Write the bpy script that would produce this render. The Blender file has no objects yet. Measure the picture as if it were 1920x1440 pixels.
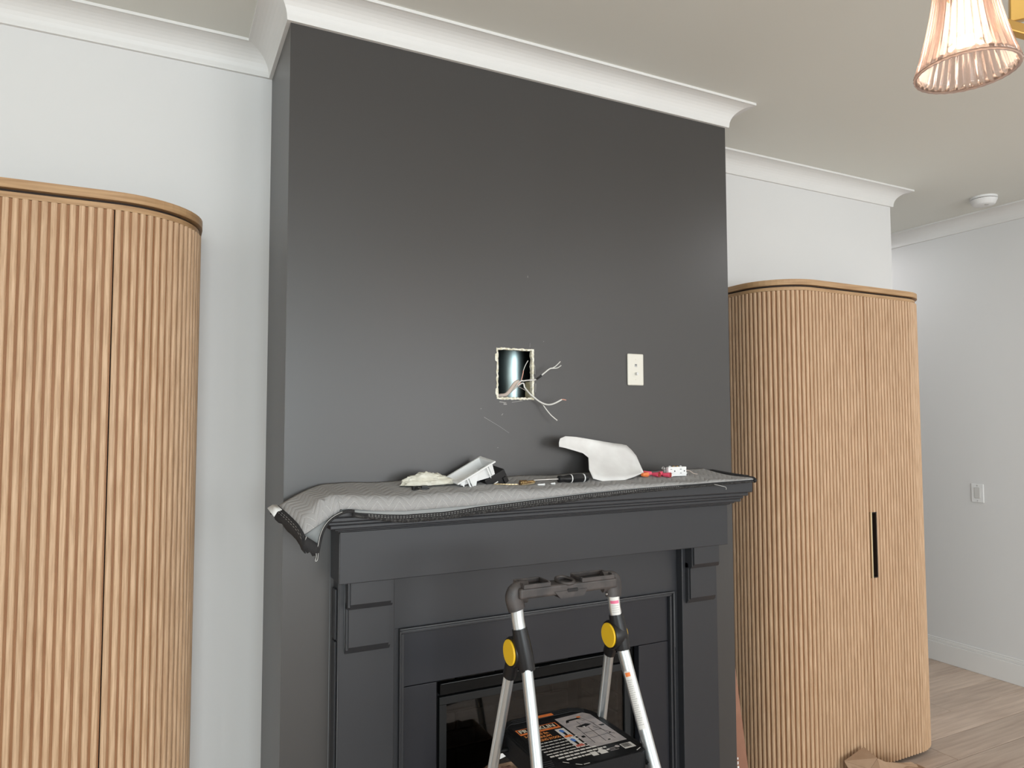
import bpy, bmesh, math, random
from mathutils import Vector, Matrix, Euler, noise
random.seed(7)
S = bpy.context.scene
COL = S.collection
PI = math.pi

# ------------------------------------------------------------------ camera
cam_d = bpy.data.cameras.new('camera')
cam_d.sensor_fit = 'HORIZONTAL'; cam_d.sensor_width = 36.0
cam_d.lens = 36.0 * 1315.68 / 1920.0
cam_d.clip_start = 0.05
cam = bpy.data.objects.new('camera', cam_d); COL.objects.link(cam)
yaw, pitch, roll = math.radians(26.5327), math.radians(3.12498), math.radians(-0.12317)
fw = Vector((math.sin(yaw)*math.cos(pitch), math.cos(yaw)*math.cos(pitch), math.sin(pitch)))
r0 = Vector((math.cos(yaw), -math.sin(yaw), 0)); u0 = r0.cross(fw)
rr = r0*math.cos(roll) + u0*math.sin(roll); uu = -r0*math.sin(roll) + u0*math.cos(roll)
mw = Matrix((( rr.x, uu.x, -fw.x, 0), (rr.y, uu.y, -fw.y, 0), (rr.z, uu.z, -fw.z, 1.5), (0, 0, 0, 1)))
cam.matrix_world = mw
S.camera = cam

# ------------------------------------------------------------------ world, light, exposure
S.view_settings.view_transform = 'Standard'; S.view_settings.look = 'None'
S.view_settings.gamma = 1.0; S.view_settings.use_curve_mapping = False
S.view_settings.exposure = -0.08
W = bpy.data.worlds.new('sky'); S.world = W; W.use_nodes = True
W.node_tree.nodes['Background'].inputs[0].default_value = (0.62, 0.78, 1.0, 1)
W.node_tree.nodes['Background'].inputs[1].default_value = 0.8

def area(name, loc, rot, sx, sy, power, color, spread=180):
    d = bpy.data.lights.new(name, 'AREA'); d.shape = 'RECTANGLE'; d.size = sx; d.size_y = sy
    d.energy = power; d.color = color; d.spread = math.radians(spread)
    o = bpy.data.objects.new(name, d); COL.objects.link(o); o.location = loc; o.rotation_euler = rot
    return o
# daylight that enters by the windows of the wall behind the camera and of the left wall
area('daylight_front', (-0.2, -4.54, 1.5), (PI/2, 0, 0), 2.4, 1.9, 178, (0.86, 0.96, 1.0))
area('daylight_front', (3.0, -4.54, 1.5), (PI/2, 0, 0), 2.3, 1.9, 82, (0.97, 0.98, 1.0))
area('daylight_left', (-6.44, -2.5, 1.3), (PI/2, 0, -PI/2), 3.4, 2.1, 118, (0.86, 0.96, 1.0))

# ------------------------------------------------------------------ materials
def mat(name, color=(0.8, 0.8, 0.8), rough=0.5, metal=0.0, spec=0.5):
    m = bpy.data.materials.new(name); m.use_nodes = True
    b = m.node_tree.nodes['Principled BSDF']
    b.inputs['Base Color'].default_value = (*color, 1); b.inputs['Roughness'].default_value = rough
    b.inputs['Metallic'].default_value = metal; b.inputs['Specular IOR Level'].default_value = spec
    return m
def nd(m, t, **kw):
    n = m.node_tree.nodes.new(t)
    for k, v in kw.items(): setattr(n, k, v)
    return n
def lk(m, a, b): m.node_tree.links.new(a, b)
def bsdf(m): return m.node_tree.nodes['Principled BSDF']
def add_bump(m, scale, strength, dist=0.001, stretch=(1, 1, 1)):
    g = nd(m, 'ShaderNodeNewGeometry'); mp = nd(m, 'ShaderNodeMapping'); mp.inputs['Scale'].default_value = stretch
    n = nd(m, 'ShaderNodeTexNoise'); n.inputs['Scale'].default_value = scale; n.inputs['Detail'].default_value = 3
    bp = nd(m, 'ShaderNodeBump'); bp.inputs['Strength'].default_value = strength; bp.inputs['Distance'].default_value = dist
    lk(m, g.outputs['Position'], mp.inputs['Vector']); lk(m, mp.outputs[0], n.inputs['Vector'])
    lk(m, n.outputs['Fac'], bp.inputs['Height']); lk(m, bp.outputs[0], bsdf(m).inputs['Normal'])
def add_var(m, c1, c2, scale, stretch=(1, 1, 1), rnd=0.0, detail=4, lo=0.35, hi=0.65):
    """procedural two-tone variation of the base colour by world position, plus a per-object shift"""
    g = nd(m, 'ShaderNodeNewGeometry'); mp = nd(m, 'ShaderNodeMapping'); mp.inputs['Scale'].default_value = stretch
    n = nd(m, 'ShaderNodeTexNoise'); n.inputs['Scale'].default_value = scale; n.inputs['Detail'].default_value = detail
    cr = nd(m, 'ShaderNodeValToRGB')
    cr.color_ramp.elements[0].position = lo; cr.color_ramp.elements[0].color = (*c1, 1)
    cr.color_ramp.elements[1].position = hi; cr.color_ramp.elements[1].color = (*c2, 1)
    lk(m, g.outputs['Position'], mp.inputs['Vector']); lk(m, mp.outputs[0], n.inputs['Vector'])
    lk(m, n.outputs['Fac'], cr.inputs['Fac'])
    out = cr.outputs['Color']
    if rnd:
        oi = nd(m, 'ShaderNodeObjectInfo'); mr = nd(m, 'ShaderNodeMapRange')
        mr.inputs['To Min'].default_value = 1-rnd; mr.inputs['To Max'].default_value = 1+rnd
        hs = nd(m, 'ShaderNodeHueSaturation')
        lk(m, oi.outputs['Random'], mr.inputs['Value']); lk(m, mr.outputs[0], hs.inputs['Value'])
        lk(m, out, hs.inputs['Color']); out = hs.outputs['Color']
        ad = nd(m, 'ShaderNodeVectorMath', operation='ADD'); sc = nd(m, 'ShaderNodeVectorMath', operation='SCALE')
        lk(m, mp.outputs[0], ad.inputs[0]); cmb = nd(m, 'ShaderNodeCombineXYZ')
        lk(m, oi.outputs['Random'], cmb.inputs[2]); lk(m, cmb.outputs[0], sc.inputs[0]); sc.inputs['Scale'].default_value = 40
        lk(m, sc.outputs[0], ad.inputs[1]); lk(m, ad.outputs[0], n.inputs['Vector'])
    lk(m, out, bsdf(m).inputs['Base Color'])
    return m

M = {}
M['white_wall'] = mat('white_wall_paint', (0.72, 0.715, 0.705), 0.55, spec=0.3); add_bump(M['white_wall'], 220, 0.06)
M['ceiling'] = mat('ceiling_paint', (0.76, 0.76, 0.71), 0.85, spec=0.1); add_bump(M['ceiling'], 200, 0.05)
M['trim'] = mat('white_trim_paint', (0.76, 0.75, 0.73), 0.4, spec=0.4)
M['dark'] = mat('charcoal_wall_paint', (0.053, 0.0495, 0.048), 0.35, spec=0.56); add_bump(M['dark'], 60, 0.05, 0.001, (1.5, 1.5, 0.3))
M['mantel'] = mat('charcoal_mantel_paint', (0.030, 0.031, 0.035), 0.38, spec=0.45)
M['slab'] = mat('dark_slab', (0.017, 0.018, 0.023), 0.36, spec=0.42)
OAK1, OAK2 = (0.455, 0.285, 0.165), (0.625, 0.425, 0.27)
M['oak'] = add_var(mat('oak_slat', OAK1, 0.48, spec=0.35), OAK1, OAK2, 30, (9, 9, 0.35), 0.035, 4)
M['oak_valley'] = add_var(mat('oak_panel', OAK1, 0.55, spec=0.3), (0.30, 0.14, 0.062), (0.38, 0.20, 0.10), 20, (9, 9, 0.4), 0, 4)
M['oak_top'] = add_var(mat('oak_edge', OAK1, 0.45, spec=0.35), (0.37, 0.215, 0.105), (0.50, 0.315, 0.165), 9, (0.8, 0.8, 14), 0, 6)
M['shadow_gap'] = mat('dark_cabinet_core', (0.03, 0.018, 0.012), 0.8)
M['floor'] = add_var(mat('floor_oak', OAK1, 0.42, spec=0.35), (0.44, 0.335, 0.265), (0.60, 0.48, 0.39), 5, (0.7, 9, 9), 0.17, 6, 0.3, 0.7)
M['subfloor'] = mat('subfloor', (0.10, 0.07, 0.05), 0.9)
M['black_metal'] = mat('black_metal', (0.006, 0.006, 0.006), 0.4, spec=0.15)
M['grey_metal'] = mat('dark_grey_metal', (0.016, 0.017, 0.018), 0.45, spec=0.3)
M['gap'] = mat('black_gap', (0.004, 0.004, 0.005), 0.9)
M['brick'] = add_var(mat('firebrick', (0.1, 0.09, 0.08), 0.85), (0.07, 0.065, 0.055), (0.14, 0.13, 0.11), 25, (1, 1, 1), 0.25)
M['log'] = add_var(mat('ceramic_log', (0.2, 0.15, 0.1), 0.9), (0.09, 0.07, 0.055), (0.30, 0.25, 0.19), 30, (1, 1, 1), 0.1)
M['pipe'] = mat('galvanised_pipe', (0.50, 0.62, 0.62), 0.36, 1.0)
M['plaster'] = add_var(mat('broken_plaster', (0.75, 0.72, 0.62), 0.9), (0.62, 0.57, 0.42), (0.86, 0.84, 0.74), 120, (1, 1, 1), 0, 3)
M['ivory'] = mat('ivory_plastic', (0.74, 0.71, 0.63), 0.35)
M['white_plastic'] = mat('white_plastic', (0.80, 0.80, 0.79), 0.35)
M['grey_plastic'] = mat('pale_grey_plastic', (0.50, 0.49, 0.47), 0.5)
M['pale_plastic'] = mat('off_white_plastic', (0.62, 0.61, 0.59), 0.5)
M['black_plastic'] = mat('black_plastic', (0.011, 0.011, 0.012), 0.36, spec=0.35)
M['steel'] = mat('bright_steel', (0.65, 0.65, 0.64), 0.28, 1.0)
M['brass'] = mat('brushed_brass', (0.72, 0.44, 0.13), 0.30, 1.0)
M['bronze'] = mat('dark_bronze', (0.022, 0.014, 0.010), 0.4, spec=0.4)
M['pale_brass'] = mat('pale_brass', (0.80, 0.66, 0.42), 0.3, 0.8)
M['alu'] = mat('satin_aluminium', (0.66, 0.70, 0.72), 0.30, 0.85); add_bump(M['alu'], 90, 0.05, 0.001, (10, 10, 0.5))
M['yellow'] = mat('yellow_plastic', (0.86, 0.53, 0.02), 0.40)
M['worn_black'] = add_var(mat('worn_black_plastic', (0.05, 0.04, 0.04), 0.5), (0.034, 0.030, 0.030), (0.085, 0.070, 0.064), 28, (1, 1, 1), 0, 6, 0.4, 0.75)
M['tread'] = mat('black_tread', (0.009, 0.009, 0.010), 0.55, spec=0.2); add_bump(M['tread'], 400, 0.5, 0.001)
M['black_print'] = mat('black_print', (0.007, 0.007, 0.007), 0.4, spec=0.2)
M['white_print'] = mat('white_print', (0.75, 0.73, 0.70), 0.5)
M['grey_print'] = add_var(mat('grey_print', (0.45, 0.42, 0.42), 0.5), (0.40, 0.37, 0.38), (0.52, 0.47, 0.46), 60, (1, 1, 1))
M['orange_print'] = mat('orange_print', (0.85, 0.22, 0.05), 0.5)
M['orange_text'] = mat('orange_lettering', (0.90, 0.33, 0.09), 0.5)
M['cream_print'] = mat('cream_lettering', (0.85, 0.78, 0.62), 0.5)
M['red_print'] = mat('red_print', (0.62, 0.14, 0.10), 0.5)
M['pink_print'] = mat('pink_print', (0.78, 0.16, 0.28), 0.5)
M['blue_print'] = mat('blue_print', (0.08, 0.22, 0.62), 0.5)
M['binding'] = mat('black_webbing', (0.020, 0.019, 0.020), 0.85); add_bump(M['binding'], 500, 0.7, 0.002)
M['binding_fuzz'] = add_var(mat('frayed_webbing', (0.04, 0.04, 0.04), 0.95), (0.018, 0.017, 0.017), (0.10, 0.095, 0.092), 260, (1, 1, 0.4), 0, 3, 0.45, 0.75)
M['thread'] = mat('pale_thread', (0.50, 0.49, 0.47), 0.8)
M['tag'] = mat('white_cloth_tag', (0.82, 0.82, 0.80), 0.8)
M['cardboard'] = add_var(mat('cardboard', (0.4, 0.27, 0.17), 0.8, spec=0.2), (0.36, 0.235, 0.15), (0.42, 0.285, 0.19), 14)
M['brown_card'] = add_var(mat('red_brown_cardboard', (0.35, 0.16, 0.10), 0.75, spec=0.2), (0.30, 0.15, 0.10), (0.35, 0.18, 0.12), 8)
M['kraft'] = add_var(mat('kraft_paper', (0.2, 0.12, 0.08), 0.85, spec=0.2), (0.12, 0.065, 0.045), (0.21, 0.125, 0.085), 30)
M['paper'] = add_var(mat('white_sheet', (0.75, 0.74, 0.72), 0.7, spec=0.2), (0.70, 0.68, 0.665), (0.78, 0.77, 0.75), 14)
M['rag'] = add_var(mat('cream_cloth', (0.72, 0.70, 0.60), 0.9, spec=0.1), (0.66, 0.63, 0.53), (0.78, 0.76, 0.67), 40)
M['cable_white'] = mat('white_cable', (0.74, 0.72, 0.68), 0.5)
M['cable_beige'] = mat('beige_cable', (0.52, 0.42, 0.36), 0.5)
M['cable_grey'] = mat('grey_cable', (0.30, 0.28, 0.26), 0.5)
M['copper'] = mat('copper_pink', (0.70, 0.36, 0.28), 0.4, 0.3)
M['tape'] = mat('black_tape', (0.012, 0.012, 0.012), 0.4)
M['red_nut'] = mat('red_plastic', (0.88, 0.11, 0.19), 0.4)
M['orange_nut'] = mat('orange_plastic', (0.85, 0.22, 0.06), 0.4)
M['old_brass'] = add_var(mat('tarnished_brass', (0.3, 0.18, 0.08), 0.4, 0.6), (0.14, 0.05, 0.03), (0.55, 0.40, 0.17), 220, (1, 1, 1), 0, 3)
M['stud'] = add_var(mat('pale_stud', (0.6, 0.55, 0.35), 0.8), (0.52, 0.46, 0.28), (0.66, 0.60, 0.40), 30, (1, 1, 6))
M['scuff'] = mat('plaster_dust', (0.30, 0.29, 0.28), 0.9)
M['bulb'] = mat('lamp_bulb', (1, 1, 1), 0.5)
bsdf(M['bulb']).inputs['Emission Color'].default_value = (1.0, 0.80, 0.62, 1); bsdf(M['bulb']).inputs['Emission Strength'].default_value = 8
M['fill_lamp_panel'] = mat('fill_lamp_panel', (1, 1, 1), 0.5)  # glowing face of the added ceiling fill lamps
bsdf(M['fill_lamp_panel']).inputs['Emission Color'].default_value = (1.0, 0.95, 0.88, 1); bsdf(M['fill_lamp_panel']).inputs['Emission Strength'].default_value = 6
# clear thin glass that lets lamp light through: coat of reflection over a tinted see-through layer
def thin_glass(name, tint, transp, diffuse_tint, rough=0.05, gloss=0.12, refr=0.0):
    m = bpy.data.materials.new(name); m.use_nodes = True; nt = m.node_tree; nt.nodes.clear()
    out = nt.nodes.new('ShaderNodeOutputMaterial'); tr = nt.nodes.new('ShaderNodeBsdfTransparent'); tr.inputs[0].default_value = (*tint, 1)
    tl = nt.nodes.new('ShaderNodeBsdfTranslucent'); tl.inputs[0].default_value = (*diffuse_tint, 1)
    gl = nt.nodes.new('ShaderNodeBsdfGlossy'); gl.inputs['Roughness'].default_value = rough
    fr = nt.nodes.new('ShaderNodeFresnel'); fr.inputs[0].default_value = 1.5
    if refr:
        rf = nt.nodes.new('ShaderNodeBsdfRefraction'); rf.inputs['Color'].default_value = (*tint, 1); rf.inputs['IOR'].default_value = 1.45; rf.inputs['Roughness'].default_value = 0.03
        m0 = nt.nodes.new('ShaderNodeMixShader'); m0.inputs[0].default_value = refr
        nt.links.new(tr.outputs[0], m0.inputs[1]); nt.links.new(rf.outputs[0], m0.inputs[2]); tr = m0
    m1 = nt.nodes.new('ShaderNodeMixShader'); m1.inputs[0].default_value = 1-transp
    m2 = nt.nodes.new('ShaderNodeMixShader'); ad = nt.nodes.new('ShaderNodeMath'); ad.operation = 'MULTIPLY'; ad.inputs[1].default_value = gloss/0.12
    nt.links.new(tr.outputs[0], m1.inputs[1]); nt.links.new(tl.outputs[0], m1.inputs[2])
    nt.links.new(fr.outputs[0], ad.inputs[0]); nt.links.new(ad.outputs[0], m2.inputs[0])
    nt.links.new(m1.outputs[0], m2.inputs[1]); nt.links.new(gl.outputs[0], m2.inputs[2]); nt.links.new(m2.outputs[0], out.inputs[0])
    return m
M['shade_glass'] = thin_glass('ribbed_rose_glass', (0.97, 0.90, 0.87), 0.89, (0.92, 0.66, 0.58), 0.08, 0.10, 0.35)
M['rim_glass'] = thin_glass('rose_glass_rim', (0.97, 0.92, 0.90), 0.45, (0.98, 0.88, 0.84), 0.08, 0.14)
M['fire_glass'] = thin_glass('fireplace_glass', (0.40, 0.40, 0.40), 1.0, (0.1, 0.1, 0.1), 0.02, 0.12)
M['window_glass'] = thin_glass('window_glass', (0.97, 0.99, 0.98), 1.0, (0.1, 0.1, 0.1), 0.02, 0.12)

# quilted moving blanket: grey felt with pale zigzag stitching drawn by its own flat coordinates
m = M['quilt'] = mat('quilted_grey_felt', (0.34, 0.335, 0.33), 0.95, spec=0.1)
uvn = nd(m, 'ShaderNodeUVMap'); sx = nd(m, 'ShaderNodeSeparateXYZ'); lk(m, uvn.outputs[0], sx.inputs[0])
def mth(op, a, b=None):
    n = nd(m, 'ShaderNodeMath', operation=op)
    for i, v in enumerate((a, b)):
        if v is None: continue
        if isinstance(v, (int, float)): n.inputs[i].default_value = v
        else: lk(m, v, n.inputs[i])
    return n.outputs[0]
tri = mth('PINGPONG', sx.outputs[0], 0.031)
vv = mth('ADD', sx.outputs[1], mth('MULTIPLY', tri, 1.25))
fr = mth('ABSOLUTE', mth('SUBTRACT', mth('FRACT', mth('DIVIDE', vv, 0.026)), 0.5))
line = mth('GREATER_THAN', fr, 0.468)
nz = nd(m, 'ShaderNodeTexNoise'); nz.inputs['Scale'].default_value = 90; lk(m, uvn.outputs[0], nz.inputs['Vector'])
nz2 = nd(m, 'ShaderNodeTexNoise'); nz2.inputs['Scale'].default_value = 700; nz2.inputs['Detail'].default_value = 2; lk(m, uvn.outputs[0], nz2.inputs['Vector'])
line2 = mth('MULTIPLY', line, mth('MULTIPLY', nz.outputs['Fac'], 1.1))
felt = nd(m, 'ShaderNodeValToRGB'); lk(m, nz2.outputs['Fac'], felt.inputs['Fac'])
felt.color_ramp.elements[0].position = 0.3; felt.color_ramp.elements[0].color = (0.29, 0.285, 0.285, 1)
felt.color_ramp.elements[1].position = 0.7; felt.color_ramp.elements[1].color = (0.42, 0.41, 0.40, 1)
mx = nd(m, 'ShaderNodeMix', data_type='RGBA'); mx.inputs['B'].default_value = (0.62, 0.61, 0.60, 1)
lk(m, line2, mx.inputs['Factor']); lk(m, felt.outputs[0], mx.inputs['A']); lk(m, mx.outputs['Result'], bsdf(m).inputs['Base Color'])
bp = nd(m, 'ShaderNodeBump'); bp.inputs['Strength'].default_value = 0.5; bp.inputs['Distance'].default_value = 0.004
lk(m, mth('POWER', mth('SUBTRACT', 0.5, fr), 0.5), bp.inputs['Height']); lk(m, bp.outputs[0], bsdf(m).inputs['Normal'])
M['quilt_under'] = mat('grey_felt_underside', (0.30, 0.31, 0.31), 0.95, spec=0.1)

# ------------------------------------------------------------------ mesh helpers
class MB:
    def __init__(s): s.bm = bmesh.new()
    def box(s, x0, x1, y0, y1, z0, z1, bev=0.0, seg=2, mtx=None):
        r = bmesh.ops.create_cube(s.bm, size=1.0)
        vs = r['verts']
        for v in vs:
            v.co = Vector(((x0+x1)/2 + v.co.x*(x1-x0), (y0+y1)/2 + v.co.y*(y1-y0), (z0+z1)/2 + v.co.z*(z1-z0)))
        if bev > 0:
            es = list({e for v in vs for e in v.link_edges})
            rb = bmesh.ops.bevel(s.bm, geom=es, offset=bev, segments=seg, affect='EDGES', profile=0.5)
            vs = list({v for f in rb['faces'] for v in f.verts} | {v for v in vs if v.is_valid})
        if mtx:
            for v in vs: v.co = mtx @ v.co
        return s
    def tube(s, pts, r, seg=10, caps=True, closed=False):
        pts = [Vector(p) for p in pts]; n = len(pts)
        rs = r if isinstance(r, (list, tuple)) else [r]*n
        rings = []; up = None
        for i, p in enumerate(pts):
            a = pts[(i-1) % n] if (i > 0 or closed) else p
            b = pts[(i+1) % n] if (i < n-1 or closed) else p
            t = (b-a).normalized()
            if up is None:
                up = t.cross(Vector((0, 0, 1)));
                if up.length < 1e-3: up = t.cross(Vector((1, 0, 0)))
                up.normalize()
            up = (up - t*up.dot(t)).normalized(); w = t.cross(up)
            q = rs[i]; qa, qb = q if isinstance(q, (list, tuple)) else (q, q)
            rings.append([s.bm.verts.new(p + up*math.cos(2*PI*k/seg)*qa + w*math.sin(2*PI*k/seg)*qb) for k in range(seg)])
        m_ = n if closed else n-1
        for i in range(m_):
            A, B = rings[i], rings[(i+1) % n]
            for k in range(seg):
                f = s.bm.faces.new((A[k], A[(k+1) % seg], B[(k+1) % seg], B[k])); f.smooth = True
        if caps and not closed:
            s.bm.faces.new(rings[0][::-1]); s.bm.faces.new(rings[-1])
        return s
    def lathe(s, prof, seg=24, mtx=None, cap0=True, cap1=True):
        rings = []
        for (r, z) in prof:
            vs = []
            for k in range(seg):
                c = Vector((r*math.cos(2*PI*k/seg), r*math.sin(2*PI*k/seg), z))
                vs.append(s.bm.verts.new(mtx @ c if mtx else c))
            rings.append(vs)
        for A, B in zip(rings, rings[1:]):
            for k in range(seg):
                f = s.bm.faces.new((A[k], A[(k+1) % seg], B[(k+1) % seg], B[k])); f.smooth = True
        if cap0: s.bm.faces.new(rings[0][::-1])
        if cap1: s.bm.faces.new(rings[-1])
        return s
    def prism(s, poly, z0, z1, mtx=None, bev=0.0):
        """vertical prism over an xy outline"""
        a = [s.bm.verts.new((mtx @ Vector((x, y, z0))) if mtx else (x, y, z0)) for x, y in poly]
        b = [s.bm.verts.new((mtx @ Vector((x, y, z1))) if mtx else (x, y, z1)) for x, y in poly]
        n = len(poly); fs = [s.bm.faces.new(a[::-1]), s.bm.faces.new(b)]
        for k in range(n): fs.append(s.bm.faces.new((a[k], a[(k+1) % n], b[(k+1) % n], b[k])))
        if bev:
            es = list({e for f in fs[:2] for e in f.edges})
            bmesh.ops.bevel(s.bm, geom=es, offset=bev, segments=2, affect='EDGES', profile=0.5)
        return s
    def poly(s, pts, thick=0.0, n=None):
        """a flat piece given by its outline, with thickness along n"""
        v = [Vector(p) for p in pts]
        if n is None:
            n = Vector((0, 0, 0))
            for i in range(len(v)): n += (v[i]-v[0]).cross(v[(i+1) % len(v)]-v[0])
        n = Vector(n).normalized()
        a = [s.bm.verts.new(p) for p in v]
        if not thick: s.bm.faces.new(a); return s
        b = [s.bm.verts.new(p - n*thick) for p in v]
        s.bm.faces.new(a); s.bm.faces.new(b[::-1])
        for k in range(len(v)): s.bm.faces.new((a[k], b[k], b[(k+1) % len(v)], a[(k+1) % len(v)]))
        return s
    def grid(s, rows, uv=None, smooth=True):
        vs = [[s.bm.verts.new(p) for p in row] for row in rows]
        lay = s.bm.loops.layers.uv.verify() if uv else None
        for i in range(len(vs)-1):
            for j in range(len(vs[0])-1):
                f = s.bm.faces.new((vs[i][j], vs[i+1][j], vs[i+1][j+1], vs[i][j+1])); f.smooth = smooth
                if uv:
                    for l, (a, b) in zip(f.loops, ((i, j), (i+1, j), (i+1, j+1), (i, j+1))): l[lay].uv = uv[a][b]
        return s
    def mesh(s, name, material, fix=True):
        if fix: bmesh.ops.recalc_face_normals(s.bm, faces=s.bm.faces)
        for e in s.bm.edges:
            if len(e.link_faces) == 2 and e.calc_face_angle(0) > 0.7: e.smooth = False
        me = bpy.data.meshes.new(name); s.bm.to_mesh(me); s.bm.free(); me.materials.append(material); return me
    def build(s, name, material, parent=None, fix=True):
        o = bpy.data.objects.new(name, s.mesh(name, material, fix)); COL.objects.link(o)
        if parent: o.parent = parent
        return o
def tag(o, label=None, cat=None, group=None, kind=None):
    if label: o['label'] = label
    if cat: o['category'] = cat
    if group: o['group'] = group
    if kind: o['kind'] = kind
    return o
def thing(name, label, cat, loc=(0, 0, 0), group=None):
    o = bpy.data.objects.new(name, None); COL.objects.link(o); o.location = loc; o.empty_display_size = 0.05
    return tag(o, label, cat, group)
def struct(o, label=None): return tag(o, label, kind='structure')
def inst(name, me, parent, loc=(0, 0, 0), rotz=0.0):
    o = bpy.data.objects.new(name, me); COL.objects.link(o); o.parent = parent; o.location = loc; o.rotation_euler = (0, 0, rotz); return o
def solid(o, t, off=-1.0):
    md = o.modifiers.new('thickness', 'SOLIDIFY'); md.thickness = t; md.offset = off; return o
def text_mesh(txt, size, mtx, material, name, parent, bold=0.0, sx=1.0):
    c = bpy.data.curves.new('t', 'FONT'); c.body = txt; c.size = size; c.offset = bold; c.align_x = 'LEFT'; c.resolution_u = 3
    o = bpy.data.objects.new('t', c); COL.objects.link(o)
    me = bpy.data.meshes.new_from_object(o); bpy.data.objects.remove(o); bpy.data.curves.remove(c)
    me.transform(mtx @ Matrix.Scale(sx, 4, (1, 0, 0))); me.materials.clear(); me.materials.append(material); me.name = name
    q = bpy.data.objects.new(name, me); COL.objects.link(q); q.parent = parent; return q

# ------------------------------------------------------------------ room dimensions (metres, camera stands at x=y=0, eye 1.5)
H = 2.75
XL, XR = -6.5, 4.405          # left and right walls
YF, YB, YP = -4.6, 2.45, 5.0  # wall behind the camera, back wall, end of the passage
XE = 3.53                     # where the back wall ends and the passage starts
CX0, CX1, CY = 0.312, 1.98, 2.065   # chimney breast

# floor with its planks
fl = struct(MB().box(XL-0.1, XR+0.1, YF-0.1, YP+0.1, -0.12, -0.012).build('floor', M['subfloor']), 'pale oak plank floor')
pitch_y = 0.168; y0 = 1.982 - pitch_y*40; plank_cache = {}; far_b = MB()
def plank_mesh(L):
    k = round(L, 2)
    if k not in plank_cache:
        plank_cache[k] = MB().box(0, L-0.003, 0, pitch_y-0.003, -0.012, 0.0, 0.0015, 1).mesh('plank', M['floor'])
    return plank_cache[k]
for i in range(58):
    yy = y0 + i*pitch_y
    xs = XL if yy < YB-0.1 else XE-0.1
    x = xs - random.uniform(0.0, 1.2)*0
    first = True
    while x < XR - 0.02:
        L = random.choice([1.2, 1.5, 1.8, 2.1]) if not first else random.choice([0.5, 0.9, 1.3, 1.7])
        first = False
        if x + L > XR - 0.25: L = round(XR - x, 2)
        if yy > -0.5: inst('plank', plank_mesh(L), fl, (x, yy, 0))
        else: far_b.box(x, x+L-0.003, yy, yy+pitch_y-0.003, -0.012, 0.0)
        x += L
tag(far_b.build('planks_behind_camera', M['floor'], fl), kind='stuff')

struct(MB().box(XL-0.1, XR+0.1, YF-0.1, YP+0.1, H, H+0.1).build('ceiling', M['ceiling']))
struct(MB().box(XL-0.1, CX0+0.01, YB, YB+0.1, 0, H).build('wall_back_left', M['white_wall']))
struct(MB().box(CX0+0.01, CX1-0.01, YB+0.02, YB+0.1, 0, H).build('wall_back_middle', M['white_wall']))
struct(MB().box(CX1-0.01, XE, YB, YB+0.1, 0, H).box(XE-0.1, XE, YB+0.1, YP+0.1, 0, H).build('wall_back_right', M['white_wall']))
struct(MB().box(XR, XR+0.1, YF-0.1, YP+0.1, 0, H).build('wall_right', M['white_wall']))
struct(MB().box(XE, XR, YP, YP+0.1, 0, H).build('wall_passage_end', M['white_wall']))

def wall_with_holes(xs, zs, holes, y0_, y1_):
    """grid wall in the x-z plane between y0_ and y1_, leaving out the hole cells"""
    b = MB()
    for i in range(len(xs)-1):
        for j in range(len(zs)-1):
            if (i, j) in holes: continue
            b.box(xs[i], xs[i+1], y0_, y1_, zs[j], zs[j+1])
    bmesh.ops.remove_doubles(b.bm, verts=b.bm.verts, dist=1e-5)
    # drop the doubled inner faces
    seen = {}
    for f in list(b.bm.faces):
        k = tuple(sorted(v.index for v in f.verts)) if False else tuple(sorted((round(v.co.x, 4), round(v.co.y, 4), round(v.co.z, 4)) for v in f.verts))
        seen.setdefault(k, []).append(f)
    kill = [f for fs in seen.values() if len(fs) > 1 for f in fs]
    bmesh.ops.delete(b.bm, geom=kill, context='FACES')
    return b
# wall behind the camera and left wall, with their windows
struct(wall_with_holes([XL-0.1, -1.4, 1.0, 1.85, 4.15, XR+0.1], [0, 0.55, 2.45, H], {(1, 1), (3, 1)}, YF-0.1, YF).build('wall_front', M['white_wall']))
lw = wall_with_holes([YF-0.1, -4.2, -0.8, YB+0.1], [0, 0.25, 2.35, H], {(1, 1)}, XL-0.1, XL)
for v in lw.bm.verts: v.co = Vector((v.co.y, v.co.x, v.co.z))
struct(lw.build('wall_left', M['white_wall']))
def window(name, x0, x1, z0, z1, mtx):
    o = bpy.data.objects.new(name, None); COL.objects.link(o); struct(o)
    b = MB(); t = 0.05
    b.box(x0, x1, -0.06, 0.01, z0, z0+t, mtx=mtx).box(x0, x1, -0.06, 0.01, z1-t, z1, mtx=mtx)
    b.box(x0, x0+t, -0.06, 0.01, z0+t, z1-t, mtx=mtx).box(x1-t, x1, -0.06, 0.01, z0+t, z1-t, mtx=mtx)
    b.box((x0+x1)/2-0.025, (x0+x1)/2+0.025, -0.06, 0.0, z0+t, z1-t, mtx=mtx)
    b.build('window_frame', M['trim'], o)
    for a, c in ((x0+t, (x0+x1)/2-0.025), ((x0+x1)/2+0.025, x1-t)):
        MB().box(a, c, -0.035, -0.03, z0+t, z1-t, mtx=mtx).build('pane', M['window_glass'], o)
    return o
window('window_3', -1.4, 1.0, 0.55, 2.45, Matrix.Translation((0, YF, 0)))
window('window_1', 1.85, 4.15, 0.55, 2.45, Matrix.Translation((0, YF, 0)))
window('window_2', 0.8, 4.2, 0.25, 2.35, Matrix.Translation((XL, 0, 0)) @ Matrix.Rotation(-PI/2, 4, 'Z'))

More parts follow.
